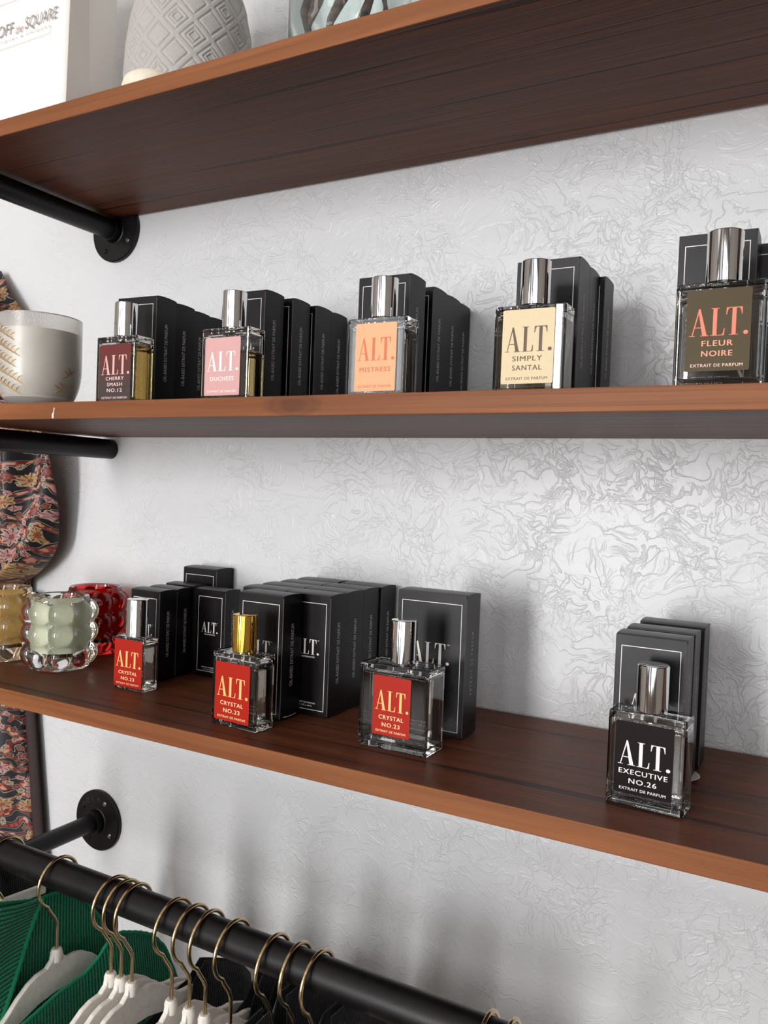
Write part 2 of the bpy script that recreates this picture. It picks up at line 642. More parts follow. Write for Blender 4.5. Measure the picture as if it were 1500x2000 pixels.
# ================================================================== the setting
struct(obj('wall_back', from_bm('wall_back', box_bm(-2.6, 3.4, 0.0, 0.12, 0, 2.9), M['wall'])))
M['plain_wall'] = simple('matt_wall_paint', (150, 143, 136), 0.7, scale=3)
M['floor'] = simple('oak_floor', (96, 74, 58), 0.4, scale=8)
M['ceil'] = simple('ceiling_paint', (232, 230, 226), 0.8, scale=3)
struct(obj('wall_left', from_bm('wall_left', box_bm(-2.72, -2.6, -4.5, 0.12, 0, 2.9), M['plain_wall'])))
struct(obj('wall_right', from_bm('wall_right', box_bm(3.4, 3.52, -4.5, 0.12, 0, 2.9), M['plain_wall'])))
struct(obj('floor', from_bm('floor', box_bm(-2.72, 3.52, -4.62, 0.12, -0.1, 0), M['floor'])))
struct(obj('ceiling', from_bm('ceiling', box_bm(-2.72, 3.52, -4.62, 0.12, 2.9, 3.0), M['ceil'])))
# shop front with three window openings
bm = bmesh.new()
wins = [(-2.45, -1.55), (-0.77, 0.01), (0.50, 1.25), (1.40, 2.25), (2.45, 3.20)]
edges = [-2.72] + [v for w in wins for v in w] + [3.52]
pieces = [(edges[i], edges[i + 1], 0, 2.9) for i in range(0, len(edges), 2)]
for a, b in wins:
    pieces += [(a, b, 0, 0.15), (a, b, 2.75, 2.9)]
parts = []
for x0, x1, z0, z1 in pieces:
    V = [(x, y, z) for z in (z0, z1) for y in (-4.62, -4.5) for x in (x0, x1)]
    parts.append((V, [(0, 2, 3, 1), (4, 5, 7, 6), (0, 1, 5, 4), (2, 6, 7, 3), (0, 4, 6, 2), (1, 3, 7, 5)]))
bm.free()
struct(obj('wall_front', mesh('wall_front', *merge(parts), M['plain_wall'])))


# ceiling light panels
lt = NT('lamp_diffuser')
lt.put(lt.b.inputs['Base Color'], (0.9, 0.9, 0.88, 1))
lt.put(lt.b.inputs['Emission Color'], lt.mix(lt.noise(lt.coord(), 4, 1), (1.0, 0.90, 0.78, 1), (1.0, 0.93, 0.83, 1)))
lt.put(lt.b.inputs['Emission Strength'], 4.0)
for k, (lx, ly) in enumerate([(-0.9, -2.0), (0.9, -2.0), (2.4, -2.0), (0.2, -3.4), (1.8, -3.4)]):
    lamp = thing('ceiling_light', 'rectangular white ceiling light panel, number %s from the shelf wall corner' % ['one', 'two', 'three', 'four', 'five'][k], 'ceiling light', (lx, ly, 2.8995), 0, 'ceiling light panels')
    obj('frame', from_bm('frame', box_bm(-0.31, 0.31, -0.16, 0.16, -0.03, 0.0, 0.003, 1), simple('white_lamp_frame', (228, 228, 226), 0.5)), lamp)
    obj('diffuser', from_bm('diffuser', box_bm(-0.29, 0.29, -0.14, 0.14, -0.034, -0.0302), lt.m), lamp)


# ------------------------------------------------------------------ shelves
def shelf(name, ztop, label):
    o = obj(name, from_bm(name, box_bm(XP - 0.0145, 1.50, -D, -0.0068, ztop - TH, ztop, 0.0009, 2), M['wood']))
    return tag(o, label, 'shelf', 'stained wooden wall shelves')


shelf('wooden_shelf', ZT, 'topmost brown stained wooden shelf, seen from below')
mid_shelf = shelf('wooden_shelf', ZM, 'middle brown wooden shelf carrying the pink and peach labelled bottles')
shelf('wooden_shelf', ZB, 'lowest brown wooden shelf with the red labelled bottles on it')



pv = [(-0.0012, 0.0), (0.0011, -0.0004), (0.0014, 0.0050), (0.0024, 0.0098), (0.0012, 0.0100), (0.0004, 0.0060), (-0.0014, 0.0035)]
me = mesh('paint_chip', [(0.1325 + x, -D - 0.00015, ZM - TH + 0.0010 + z) for x, z in pv], [tuple(range(7))], simple('white_paint_chip', (226, 214, 208), 0.6))
obj('paint_chip', me, mid_shelf)


# ------------------------------------------------------------------ pipes and flanges
def flange_mesh():
    R = 0.0398
    prof = [(R, 0.0), (R, 0.004), (R - 0.0012, 0.0052), (0.0172, 0.0060), (0.0158, 0.0066), (0.0151, 0.0150), (0.0146, 0.0160), (0.0125, 0.0160)]
    return lathe(prof, 56, True, True)


def wall_pipe(label, z, length, flange=True, r=0.0128, x=XP, extra=None):
    t = thing('pipe_bracket', label, 'pipe bracket', (x, 0, z), 0, 'black pipe brackets')
    y0 = -0.0005 if not flange else -0.006
    pts = [(0, y0, 0), (0, -length, 0)]
    if extra:
        pts = [(0, y0, 0)] + extra
    V, F = tube(pts, r, 32)
    obj('pipe', mesh('pipe', V, F, M['pipe'], True), t)
    if flange:
        V, F = flange_mesh()
        me = mesh('flange', [(v[0], -v[2] - 0.0005, v[1]) for v in V], [tuple(reversed(f)) for f in F], M['pipe'])
        fo = obj('flange', me, t)
        for i in range(4):
            a = PI / 4 + i * PI / 2 + 0.25
            sv, sf = lathe([(0.0033, 0.0040), (0.0033, 0.0068), (0.0022, 0.0078)], 14)
            sm = mesh('screw', [(v[0] + 0.029 * math.cos(a), -v[2], v[1] + 0.029 * math.sin(a)) for v in sv],
                      [tuple(reversed(f)) for f in sf], M['steel' if i in (0, 3) else 'pipe'])
            obj('screw', sm, fo)
        # cast lettering round the plate
        parts = []
        for k, ch in enumerate('MOLAS'):
            V, F = text_xz(ch, 0, 0.0265, 0.0068, None, 0.0)
            ang = (2 - k) * 0.36 + 0.25
            parts.append(([(v[0] * math.cos(ang) - v[2] * math.sin(ang), -0.0064, v[0] * math.sin(ang) + v[2] * math.cos(ang)) for v in V], F))
        obj('cast_lettering', mesh('cast_lettering', *merge(parts), simple('worn_iron', (62, 56, 56), 0.35)), fo)
    # rounded end cap at the free end
    if not extra:
        V, F = lathe([(r, 0.0), (r + 0.0008, 0.0005), (r + 0.0008, 0.012), (r * 0.7, 0.0155)], 32)
        obj('end_cap', mesh('end_cap', [(v[0], -length - v[2] + 0.008, v[1]) for v in V], [tuple(reversed(f)) for f in F], M['pipe'], True), t)
    return t


zp = ZT - TH - 0.0153
wall_pipe('black iron pipe with round wall flange under the topmost shelf', zp, 0.222)
wall_pipe('plain black pipe without flange under the middle shelf', ZM - TH - 0.0153, 0.222, flange=False)
zl = 0.8165
wall_pipe('black pipe with round screwed flange holding the clothes rail', zl, 0.25, True, 0.0113,
          extra=[(0, -0.225, 0), (0, -0.243, 0.006), (0, RY, 0.025), (0, RY, RZ - zl)])
wall_pipe('black pipe at the far left end of the lowest shelf', ZB - TH - 0.0153, 0.222, flange=False)
for z, nm in ((zp, 'topmost'), (ZM - TH - 0.0153, 'middle'), (ZB - TH - 0.0153, 'lowest')):
    wall_pipe('black pipe bracket under the right end of the %s shelf' % nm, z, 0.222, True, x=1.46)

V, F = tube([(XP - 0.012, RY, RZ), (1.45, RY, RZ)], RR, 40)
rail = obj('clothes_rail', mesh('clothes_rail', V, F, M['pipe'], True))
tag(rail, 'long black metal clothes rail holding the brass hanger hooks', 'clothes rail')


# ================================================================== perfume cartons
SIZES = {  # width, depth, height, volume line
    '30': (0.0418, 0.0262, 0.0975, '1 FL OZ e 30 ML'),
    '60': (0.0505, 0.0310, 0.1148, '2 FL OZ e 60ML'),
    '100': (0.0660, 0.0330, 0.1258, '3.4 FL OZ e 100ML'),
}


def carton_geo(w, d, h):
    """folded carton with arched tuck flap on top and a slightly bowed base flap"""
    V, F = [], []
    n = 8
    arch = 0.0013
    top = []
    for i in range(n + 1):
        t = i / n
        y = -d / 2 + d * t
        z = h - arch + arch * math.sin(PI * min(1.0, 0.04 + t * 0.96)) ** 0.7 if 0 < i < n else h - arch
        top.append((y, z))
    bot = []
    for i in range(5):
        t = i / 4
        bot.append((d / 2 - d * t, 0.0008 - 0.0008 * math.sin(PI * t)))
    loop = top + bot
    for x in (-w / 2, w / 2):
        V += [(x, y, z) for y, z in loop]
    m = len(loop)
    for i in range(m):
        j = (i + 1) % m
        F.append((i, j, m + j, m + i))
    F.append(tuple(range(m - 1, -1, -1)))
    # side walls sit a touch lower than the flap so the folded edge shows
    F.append(tuple(m + i for i in range(m)))
    return V, [tuple(reversed(f)) for f in F]


CART = {}
M['carton_edge'] = simple('worn_carton_edge', (92, 84, 86), 0.6)
for key, (w, d, h, vol) in SIZES.items():
    V, F = carton_geo(w, d, h)
    bmx = bmesh.new()
    vs = [bmx.verts.new(v) for v in V]
    for f in F:
        bmx.faces.new([vs[i] for i in f])
    bmesh.ops.recalc_face_normals(bmx, faces=bmx.faces[:])
    ed = [e for e in bmx.edges if abs(e.verts[0].co.z - e.verts[1].co.z) > h * 0.5]
    bmesh.ops.bevel(bmx, geom=ed, offset=0.0005, segments=1, affect='EDGES')
    body = from_bm('carton', bmx, M['carton'])
    # pale worn fold lines on the upright front edges
    yf = -d / 2 - 0.00012
    edge = []
    for sx in (-1, 1):
        xa, ya, xb, yb_ = sx * (w / 2 - 0.00042), -d / 2 - 0.00006, sx * (w / 2 + 0.00006), -d / 2 + 0.00042
        edge.append(([(xa, ya, 0.002), (xb, yb_, 0.002), (xb, yb_, h - 0.003), (xa, ya, h - 0.003)], [(0, 1, 2, 3)]))
    worn = mesh('worn_edge', *merge(edge), M['carton_edge'])
    a = 0.0042
    b = 0.00052
    zb_, zt_ = 0.0055, h - 0.0088
    fr = [rect_xz(-w / 2 + a, w / 2 - a, zb_, zb_ + b, yf), rect_xz(-w / 2 + a, w / 2 - a, zt_ - b, zt_, yf),
          rect_xz(-w / 2 + a, -w / 2 + a + b, zb_ + b, zt_ - b, yf), rect_xz(w / 2 - a - b, w / 2 - a, zb_ + b, zt_ - b, yf)]
    frame = mesh('white_border', *merge(fr), M['white_print'])
    lw = w * 0.56
    lh = lw * 0.50
    lz = h * 0.50
    logo = mesh('logo', *merge([alt_logo(0, lz, lh, lw, yf),
                                text_xz('THE ALTERNATIVE', 0, lz - lh * 0.22, lh * 0.11, lw * 0.68, 0.05, 1.0, yf),
                                text_xz('TM', lw * 0.46, lz + lh * 0.93, lh * 0.07, None, 0.0, 1.0, yf)]), M['white_print'])
    volm = mesh('volume_text', *merge([text_xz('EXTRAIT DE PARFUM', 0, h * 0.098, h * 0.0135, w * 0.46, 0.03, 1.0, yf),
                                       text_xz(vol, 0, h * 0.075, h * 0.0125, w * 0.34, 0.02, 1.0, yf)]), M['white_print'])
    side = 'EXTRAIT DE PARFUM' if key == '100' else 'OIL-BASED EXTRAIT DE PARFUM'
    V, F = text_xz(side, 0, 0, 0.0047 if key != '30' else 0.0042, h * (0.50 if key != '100' else 0.44), 0.0, 1.0 if key != '100' else 1.9)
    xs = w / 2 + 0.00012
    zc = h * 0.51
    # runs upwards on the right-hand face
    sidem = mesh('side_text', [(xs, -v[2] * 1.0 + 0.0022, zc + v[0]) for v in V], F, M['grey_print'])
    CART[key] = (body, frame, logo, volm, sidem, worn)


def carton(key, x1, yf, z, label, rz=0.0, group=None, flap=False):
    """x1: right edge of the front, yf: front face"""
    w, d, h, _ = SIZES[key]
    t = thing('perfume_box', label, 'box', (x1 - w / 2, yf + d / 2, z + 0.0002), rz, group)
    for nm, me in zip(('carton', 'white_border', 'logo', 'volume_text', 'side_text', 'worn_edge'), CART[key]):
        obj(nm, me, t)
    return t


def tuck_flap(box, key, out=0.006, along=0.0):
    w, d, h, _ = SIZES[key]
    def fn(u, v):
        y = -d / 2 + 0.003 + (d - 0.006) * u
        return (w / 2 - 0.002 + out * v * math.sin(PI * (0.12 + 0.76 * u)), y, 0.0012 + 0.0016 * v * v)
    o = obj('tuck_flap', grid_mesh('tuck_flap', fn, 12, 4, simple('white_card', (206, 200, 196), 0.6)), box)
    m = o.modifiers.new('card', 'SOLIDIFY')
    m.thickness = 0.0004


ORD = ['frontmost', 'second', 'third', 'rearmost']


def row(key, spots, z, where, group):
    for i, s in enumerate(spots):
        x1, yf = s[0], s[1]
        rz = s[2] if len(s) > 2 else 0.0
        name = ORD[i] if i < len(spots) - 1 else 'rearmost'
        bxo = carton(key, x1, yf, z, '%s black perfume box in the row behind %s' % (name, where), rz, group)
        if 'black labelled' in where and i == 1:
            tuck_flap(bxo, key, 0.008)


row('60', [(0.1885, -0.1630, 0.06), (0.1825, -0.1290), (0.1755, -0.0965), (0.1720, -0.0640)], ZM, 'the maroon labelled bottle', 'boxes behind the maroon labelled bottle')
row('60', [(0.3100, -0.1430), (0.3155, -0.1055), (0.3195, -0.0705), (0.3185, -0.0385)], ZM, 'the pink labelled bottle', 'boxes behind the pink labelled bottle')
row('60', [(0.4655, -0.1460), (0.4650, -0.0985), (0.4640, -0.0665), (0.4615, -0.0345)], ZM, 'the peach labelled bottle', 'boxes behind the peach labelled bottle')
row('60', [(0.6107, -0.1430), (0.6105, -0.1115), (0.6150, -0.0800)], ZM, 'the cream labelled bottle', 'boxes behind the cream labelled bottle')
carton('60', 0.7370, -0.1640, ZM, 'black perfume box right behind the olive labelled bottle', 0.0, 'boxes behind the olive labelled bottle')
carton('60', 0.7810, -0.1270, ZM, 'black perfume box cut off by the right edge of the middle shelf view', 0.0, 'boxes behind the olive labelled bottle')

g = 'boxes on the lowest shelf'
carton('30', 0.1705, -0.1245, ZB, 'small black box directly behind the smallest red labelled bottle', 0.0, g)
carton('30', 0.1695, -0.0970, ZB, 'small black box second behind the smallest red labelled bottle', 0.0, g)
carton('30', 0.1600, -0.0610, ZB, 'small black box third behind the smallest red labelled bottle', 0.0, g)
carton('60', 0.1685, -0.0320, ZB, 'taller black box peeking over the small boxes against the wall', 0.0, g)
carton('30', 0.2155, -0.0715, ZB, 'small black box with full logo and border in view, left of the gold cap', 0.0, g)
gbx = carton('60', 0.3600, -0.1655, ZB, 'black box standing directly behind the gold capped bottle', 0.0, g)
tuck_flap(gbx, '60', 0.004)
for i, (x1, yf) in enumerate([(0.3385, -0.1335), (0.3370, -0.1015), (0.3365, -0.0695), (0.3360, -0.0375)]):
    carton('60', x1, yf, ZB, '%s black box of the left-hand column behind the gold capped bottle' % ['frontmost', 'second', 'third', 'rearmost'][i], 0.0, g)
for i, (x1, yf) in enumerate([(0.3895, -0.1325), (0.3885, -0.1005), (0.3880, -0.0685), (0.3900, -0.0365)]):
    carton('60', x1, yf, ZB, '%s black box of the column right of the gold cap, side lettering in view' % ['frontmost', 'second', 'third', 'rearmost'][i], 0.0, g)
carton('100', 0.5185, -0.1195, ZB, 'largest black perfume box standing alone behind the biggest red labelled bottle', 0.02, g)
row('60', [(0.7040, -0.1545), (0.7045, -0.1200), (0.7060, -0.0770)], ZB, 'the black labelled bottle', 'boxes behind the black labelled bottle')


# ================================================================== perfume bottles
BOT = {'30': (0.0415, 0.0200, 0.0540, 0.0925), '60': (0.0535, 0.0235, 0.0655, 0.0990), '100': (0.0645, 0.0320, 0.0700, 0.1065)}
CAP_R = 0.0110


def glass_body(w, d, h):
    bm = bmesh.new()
    bmesh.ops.create_cube(bm, size=1.0)
    for v in bm.verts:
        v.co = Vector((v.co.x * w, v.co.y * d, (v.co.z + 0.5) * h))
    up = [e for e in bm.edges if abs(e.verts[0].co.z - e.verts[1].co.z) > h * 0.5]
    bmesh.ops.bevel(bm, geom=up, offset=0.0022, segments=3, profile=0.5, affect='EDGES')
    hor = [e for e in bm.edges if abs(e.verts[0].co.z - e.verts[1].co.z) < 1e-6 and len(e.link_faces) == 2
           and abs(e.link_faces[0].normal.z - e.link_faces[1].normal.z) > 0.5]
    bmesh.ops.bevel(bm, geom=hor, offset=0.0012, segments=2, profile=0.5, affect='EDGES')
    bmesh.ops.recalc_face_normals(bm, faces=bm.faces[:])
    # domed shoulder: lift the top a little towards the neck
    return bm


def cavity(w, d, h, top, zb, inset, grow=0.0):
    """inner hollow between zb and top"""
    bm = bmesh.new()
    bmesh.ops.create_cube(bm, size=1.0)
    ww, dd = w - 2 * inset + 2 * grow, d - 2 * inset * 0.9 + 2 * grow
    for v in bm.verts:
        v.co = Vector((v.co.x * ww, v.co.y * dd, zb - grow + (v.co.z + 0.5) * (top - zb + 2 * grow)))
    up = [e for e in bm.edges if abs(e.verts[0].co.z - e.verts[1].co.z) > h * 0.3]
    bmesh.ops.bevel(bm, geom=up, offset=min(0.0026, dd * 0.3), segments=4, profile=0.5, affect='EDGES')
    hor = [e for e in bm.edges if abs(e.verts[0].co.z - e.verts[1].co.z) < 1e-6 and len(e.link_faces) == 2
           and abs(e.link_faces[0].normal.z - e.link_faces[1].normal.z) > 0.5]
    bmesh.ops.bevel(bm, geom=hor, offset=0.0022, segments=3, profile=0.5, affect='EDGES')
    bmesh.ops.recalc_face_normals(bm, faces=bm.faces[:])
    return bm


def label_material(name, c0, c1=None, h=1.0, spec=0.2):
    t = NT(name)
    co = t.coord()
    if c1 is None:
        f = t.noise(co, 400, 2)
        col = t.mix(f, s2l(tuple(v * 0.97 for v in c0)), s2l(c0))
    else:
        z = t.math('DIVIDE', t.sep(co)[2], h)
        col = t.ramp(z, [(0.25, s2l(c1)), (0.95, s2l(c0))])
    return t.bs(col=col, rough=0.45, spec=spec)


def bottle(key, cx, cy, z, label, mats, lab, lines, cap='chrome', liq='liq_clear', rz=0.0, fill=0.86, group=None, tube_lean=0.10):
    w, d, h, tot = BOT[key]
    t = thing('perfume_bottle', label, 'perfume bottle', (cx, cy, z + 0.0002), rz, group)
    inset, zb = 0.0019, 0.0046
    bm = glass_body(w, d, h)
    inner = cavity(w, d, h, h - 0.0048, zb, inset)
    bmesh.ops.reverse_faces(inner, faces=inner.faces[:])
    me_i = bpy.data.meshes.new('tmp')
    inner.to_mesh(me_i)
    inner.free()
    bm.from_mesh(me_i)
    bpy.data.meshes.remove(me_i)
    me = bpy.data.meshes.new('glass_body')
    bm.to_mesh(me)
    bm.free()
    me.materials.append(M['glass'])
    obj('glass_body', me, t)
    lq = cavity(w, d, h, h * fill, zb, inset, 0.00012)
    me = bpy.data.meshes.new('perfume')
    lq.to_mesh(me)
    lq.free()
    me.materials.append(M[liq])
    obj('perfume', me, t)
    # sprayer: collar, dip tube
    V, F = lathe([(0.0078, h - 0.0002), (0.0078, h + 0.0022)], 32)
    obj('collar', mesh('collar', V, F, M['chrome'], False), t)
    pts = [(0, 0, h - 0.006), (w * tube_lean * 0.3, 0, h * 0.5), (w * tube_lean, 0, zb + 0.002)]
    V, F = tube(pts, 0.0009, 10)
    obj('dip_tube', mesh('dip_tube', V, F, M['plastic'], True), t)
    # cap
    r = CAP_R
    z0 = h + 0.0006
    V, F = lathe([(r - 0.0006, z0), (r, z0 + 0.0005), (r, tot - 0.0007), (r - 0.0004, tot - 0.0002), (r - 0.0010, tot), (r * 0.5, tot + 0.0001)], 64)
    me = mesh('cap', V, F, M[cap], True)
    me.set_sharp_from_angle(angle=0.3)
    obj('cap', me, t)
    # paper label on the front
    x0, x1, zf0, zf1 = lab
    lx0, lx1, lz0, lz1 = -w / 2 + x0 * w, -w / 2 + x1 * w, zf0 * h, zf1 * h
    lw, lh = lx1 - lx0, lz1 - lz0
    bml = bmesh.new()
    rr = 0.0012
    loop = []
    for (px, pz, a0) in ((lx1 - rr, lz0 + rr, -PI / 2), (lx1 - rr, lz1 - rr, 0), (lx0 + rr, lz1 - rr, PI / 2), (lx0 + rr, lz0 + rr, PI)):
        for i in range(5):
            a = a0 + i * PI / 8
            loop.append((px + rr * math.cos(a), pz + rr * math.sin(a)))
    n = len(loop)
    yb, yf = -d / 2 - 0.00002, -d / 2 - 0.00017
    V = [(x, yb, zz) for x, zz in loop] + [(x, yf, zz) for x, zz in loop]
    F = [tuple(range(n - 1, -1, -1)), tuple(range(n, 2 * n))] + [(i, (i + 1) % n, n + (i + 1) % n, n + i) for i in range(n)]
    lo = obj('label', mesh('label', V, F, mats[0]), t)
    cx_ = (lx0 + lx1) / 2
    y = yf - 0.00008
    names, zs = lines
    ah = lh * 0.335
    az = lz0 + lh * zs[0]
    obj('logo', mesh('logo', *alt_logo(cx_ + lw * 0.01, az, ah, lw * 0.90, y), mats[1]), lo)
    nh = lh * (0.072 if len(names) < 3 else 0.064)
    parts = []
    for k, s in enumerate(names):
        wd = lw * min(0.84, 0.092 * len(s) + 0.02)
        parts.append(text_xz(s, cx_, az - lh * zs[1] - k * nh * (1.72 if len(names) < 3 else 1.6), nh, wd, 0.03, 1.15, y))
    obj('name_text', mesh('name_text', *merge(parts), mats[2]), lo)
    obj('type_text', mesh('type_text', *text_xz('EXTRAIT DE PARFUM', cx_, lz0 + lh * 0.052, lh * 0.040, lw * 0.80, 0.018, 1.1, y), mats[3]), lo)
    return t


def ink(name, rgb):
    return simple(name, rgb, 0.5, grain=0.02)


red = label_material('red_label', (170, 33, 17))
am = ink('apricot_ink', (252, 196, 118))
am2 = ink('pale_apricot_ink', (252, 214, 160))
cry = ['CRYSTAL', 'NO.23']
LB = {
    'cherry': (label_material('maroon_label', (112, 44, 42), (72, 62, 60), BOT['60'][2]), ink('rose_ink', (240, 178, 168)), ink('pale_rose_ink', (244, 206, 198)), ink('pale_rose_ink', 0)),
    'duchess': (label_material('pink_label', (216, 167, 164)), ink('white_label_ink', (252, 240, 236)), ink('white_label_ink', 0), ink('white_label_ink', 0)),
    'mistress': (label_material('peach_label', (234, 178, 134)), ink('orange_ink', (212, 108, 66)), ink('orange_ink', 0), ink('orange_ink', 0)),
    'santal': (label_material('cream_label', (226, 206, 168)), ink('umber_ink', (88, 62, 42)), ink('umber_ink', 0), ink('umber_ink', 0)),
    'fleur': (label_material('olive_label', (76, 62, 34)), ink('coral_ink', (246, 124, 98)), ink('salmon_ink', (246, 160, 130)), ink('blush_ink', (246, 208, 186))),
    'red': (red, am, am2, am2),
    'black': (label_material('black_label', (22, 11, 12), None, 1.0, 0.10), M['white_print'], M['white_print'], M['white_print']),
}
gm, gb = 'bottles on the middle shelf', 'bottles on the lowest shelf'
bottle('60', 0.1820, -0.1935, ZM, 'perfume bottle of golden liquid with maroon label', LB['cherry'], (0.10, 0.88, 0.04, 0.88),
       (['CHERRY', 'SMASH', 'NO.12'], (0.475, 0.098)), liq='liq_gold', group=gm, fill=0.88)
bottle('60', 0.3145, -0.1925, ZM, 'perfume bottle of pale yellow liquid with pink label', LB['duchess'], (0.09, 0.83, 0.09, 0.87),
       (['DUCHESS'], (0.42, 0.165)), liq='liq_pale', group=gm, fill=0.70)
bottle('60', 0.4640, -0.1865, ZM, 'perfume bottle with peach label and orange lettering', LB['mistress'], (0.15, 0.85, 0.10, 0.93),
       (['MISTRESS'], (0.45, 0.165)), liq='liq_pink', group=gm)
bottle('60', 0.5915, -0.1885, ZM, 'perfume bottle with cream label and brown lettering', LB['santal'], (0.13, 0.86, 0.13, 0.95),
       (['SIMPLY', 'SANTAL'], (0.43, 0.125)), liq='liq_peach', group=gm, tube_lean=0.2)
bottle('60', 0.7220, -0.2085, ZM, 'perfume bottle with dark olive label and coral lettering', LB['fleur'], (0.13, 0.84, 0.15, 0.93),
       (['FLEUR', 'NOIRE'], (0.43, 0.125)), group=gm, tube_lean=0.25)
bottle('30', 0.1705, -0.1555, ZB, 'smallest red labelled perfume bottle, tall slim silver cap', LB['red'], (0.01, 0.94, 0.05, 0.95),
       (cry, (0.42, 0.15)), group=gb)
bottle('60', 0.3385, -0.1925, ZB, 'red labelled perfume bottle with shiny gold cap', LB['red'], (0.08, 0.84, 0.07, 0.86),
       (cry, (0.42, 0.15)), cap='gold', group=gb, rz=-0.07, fill=0.84)
bottle('100', 0.4820, -0.1635, ZB, 'biggest red labelled perfume bottle with silver cap and thick glass base', LB['red'], (0.22, 0.76, 0.17, 0.87),
       (cry, (0.42, 0.15)), group=gb, rz=-0.02, fill=0.90)
bottle('60', 0.6850, -0.1765, ZB, 'black labelled perfume bottle with white lettering and silver cap', LB['black'], (0.11, 0.85, 0.13, 0.90),
       (['EXECUTIVE', 'NO.26'], (0.40, 0.125)), group=gb, rz=-0.07)


# ================================================================== candles
def bubble_glass(name, R0, rb, rows, nb, H, mat, ph=0.0, inner=0.0250, zin=0.015):
    """tumbler whose wall swells into rows of glass beads; returns one closed mesh with an inner hollow"""
    nu, nv = 160, 96

    def rad(a, z):
        r = R0
        if z > H - 0.008:
            r = R0 - 0.0015 + 0.0012 * math.sin((z - H + 0.008) / 0.008 * PI)
        for zc in rows:
            dz = (z - zc) / rb
            if abs(dz) >= 1.08:
                continue
            k = (a - ph) / (2 * PI / nb)
            da = (k - round(k)) * (2 * PI / nb)
            s = (R0 - rb * 0.30) * math.sin(da) / rb
            q = 1 - (dz / 1.04) ** 2 - (s) ** 2
            if q > 0:
                r = max(r, (R0 - rb * 0.30) * math.cos(da) + rb * math.sqrt(q) * 0.98)
        if z < 0.004:
            r = min(r, R0 - 0.006 + (R0 * 0.35) * math.sqrt(max(0, z / 0.004)))
        return r

    V, F = [], []
    zs = [H * j / nv for j in range(nv + 1)]
    for z in zs:
        for i in range(nu):
            a = 2 * PI * i / nu
            r = rad(a, z)
            V.append((r * math.cos(a), r * math.sin(a), z))
    for j in range(nv):
        for i in range(nu):
            i2 = (i + 1) % nu
            F.append((j * nu + i, j * nu + i2, (j + 1) * nu + i2, (j + 1) * nu + i))
    F.append(tuple(range(nu - 1, -1, -1)))
    base = len(V)
    # rim and inner wall down to the hollow's floor
    prof = [(R0 - 0.0022, H + 0.0006), (inner + 0.0006, H - 0.0004), (inner, H - 0.004), (inner, zin + 0.003), (inner - 0.003, zin)]
    prev = nv * nu
    for r, z in prof:
        st = len(V)
        for i in range(nu):
            a = 2 * PI * i / nu
            V.append((r * math.cos(a), r * math.sin(a), z))
        for i in range(nu):
            i2 = (i + 1) % nu
            F.append((prev + i, prev + i2, st + i2, st + i))
        prev = st
    F.append(tuple(prev + i for i in range(nu)))
    return mesh(name, V, F, mat, True)


def wax_mat(name, rgb):
    t = NT(name)
    n = t.noise(t.coord(), 60, 3)
    c = s2l(rgb)
    col = t.ramp(n, [(0.3, tuple(v * 0.93 for v in c[:3])), (0.7, c[:3])])
    return t.bs(col=col, rough=0.5, sss=0.3, ssss=0.006, sssr=(1.0, 0.8, 0.6))


def bubble_candle(label, x, y, glassm, waxm, ph, H=0.081):
    t = thing('bubble_candle', label, 'candle', (x, y, ZB + 0.0003), 0, 'bubble glass candles')
    obj('glass_jar', bubble_glass('glass_jar', 0.0318, 0.0136, [0.0165, 0.0405, 0.0635], 8, H, glassm, ph), t)
    V, F = lathe([(0.0221, 0.0151), (0.0251, 0.0181), (0.0251, H - 0.0085), (0.012, H - 0.0088), (0.002, H - 0.0086)], 64)
    obj('wax', mesh('wax', V, F, waxm, True), t)
    V, F = tube([(0, 0, H - 0.010), (0.0006, 0, H - 0.003), (0.0016, 0.0008, H + 0.0022)], 0.0009, 8)
    obj('wick', mesh('wick', V, F, simple('cotton_wick', (232, 222, 204), 0.9), True), t)


bubble_candle('pale green candle in clear bubble glass beside the smallest bottle', 0.0330, -0.1370, M['glass'], wax_mat('sage_wax', (226, 232, 200)), 0.12)
bubble_candle('red candle in red bubble glass near the wall', -0.0020, -0.0560, glass('red_glass', (0.93, 0.05, 0.05)), wax_mat('red_wax', (170, 20, 20)), 0.3)
bubble_candle('amber candle in amber bubble glass cut off by the left edge', -0.0560, -0.1450, glass('amber_glass', (0.98, 0.90, 0.70)), wax_mat('honey_wax', (236, 200, 130)), 0.45, 0.083)


# frosted bowl candle with gold twigs on the middle shelf
t = thing('bowl_candle', 'frosted white glass bowl candle with painted gold twigs', 'candle', (0.0515, -0.1885, ZM + 0.0003))


def bowl_r(z, H=0.094, R=0.0425):
    if z < 0.044:
        s = z / 0.044
        return 0.022 + (R - 0.022) * math.sqrt(max(0.0, 1 - (1 - s) ** 2.1))
    return R - 0.0006 * (z - 0.044) / 0.05


HB = 0.0935
prof = [(0.0185, 0.0), (0.0215, 0.0004)] + [(bowl_r(0.0008 + (HB - 0.0008) * i / 30), 0.0008 + (HB - 0.0008) * i / 30) for i in range(31)]
prof += [(bowl_r(HB) - 0.0012, HB + 0.0006), (bowl_r(HB) - 0.0026, HB - 0.0004)]
prof += [(bowl_r(z) - 0.0030, z) for z in [HB - 0.004 - (HB - 0.016) * i / 14 for i in range(15)]] + [(0.012, 0.0085)]
ft = NT('frosted_seeded_glass')
fn = ft.noise(ft.coord(), 900, 2)
fm = ft.bs(col=(0.95, 0.935, 0.90, 1), rough=ft.math('ADD', 0.08, ft.math('MULTIPLY', fn, 0.20)), trans=0.80, ior=1.45,
           normal=ft.bump(fn, 0.35, 0.0006))
V, F = lathe(prof, 96)
obj('glass_bowl', mesh('glass_bowl', V, F, fm, True), t)
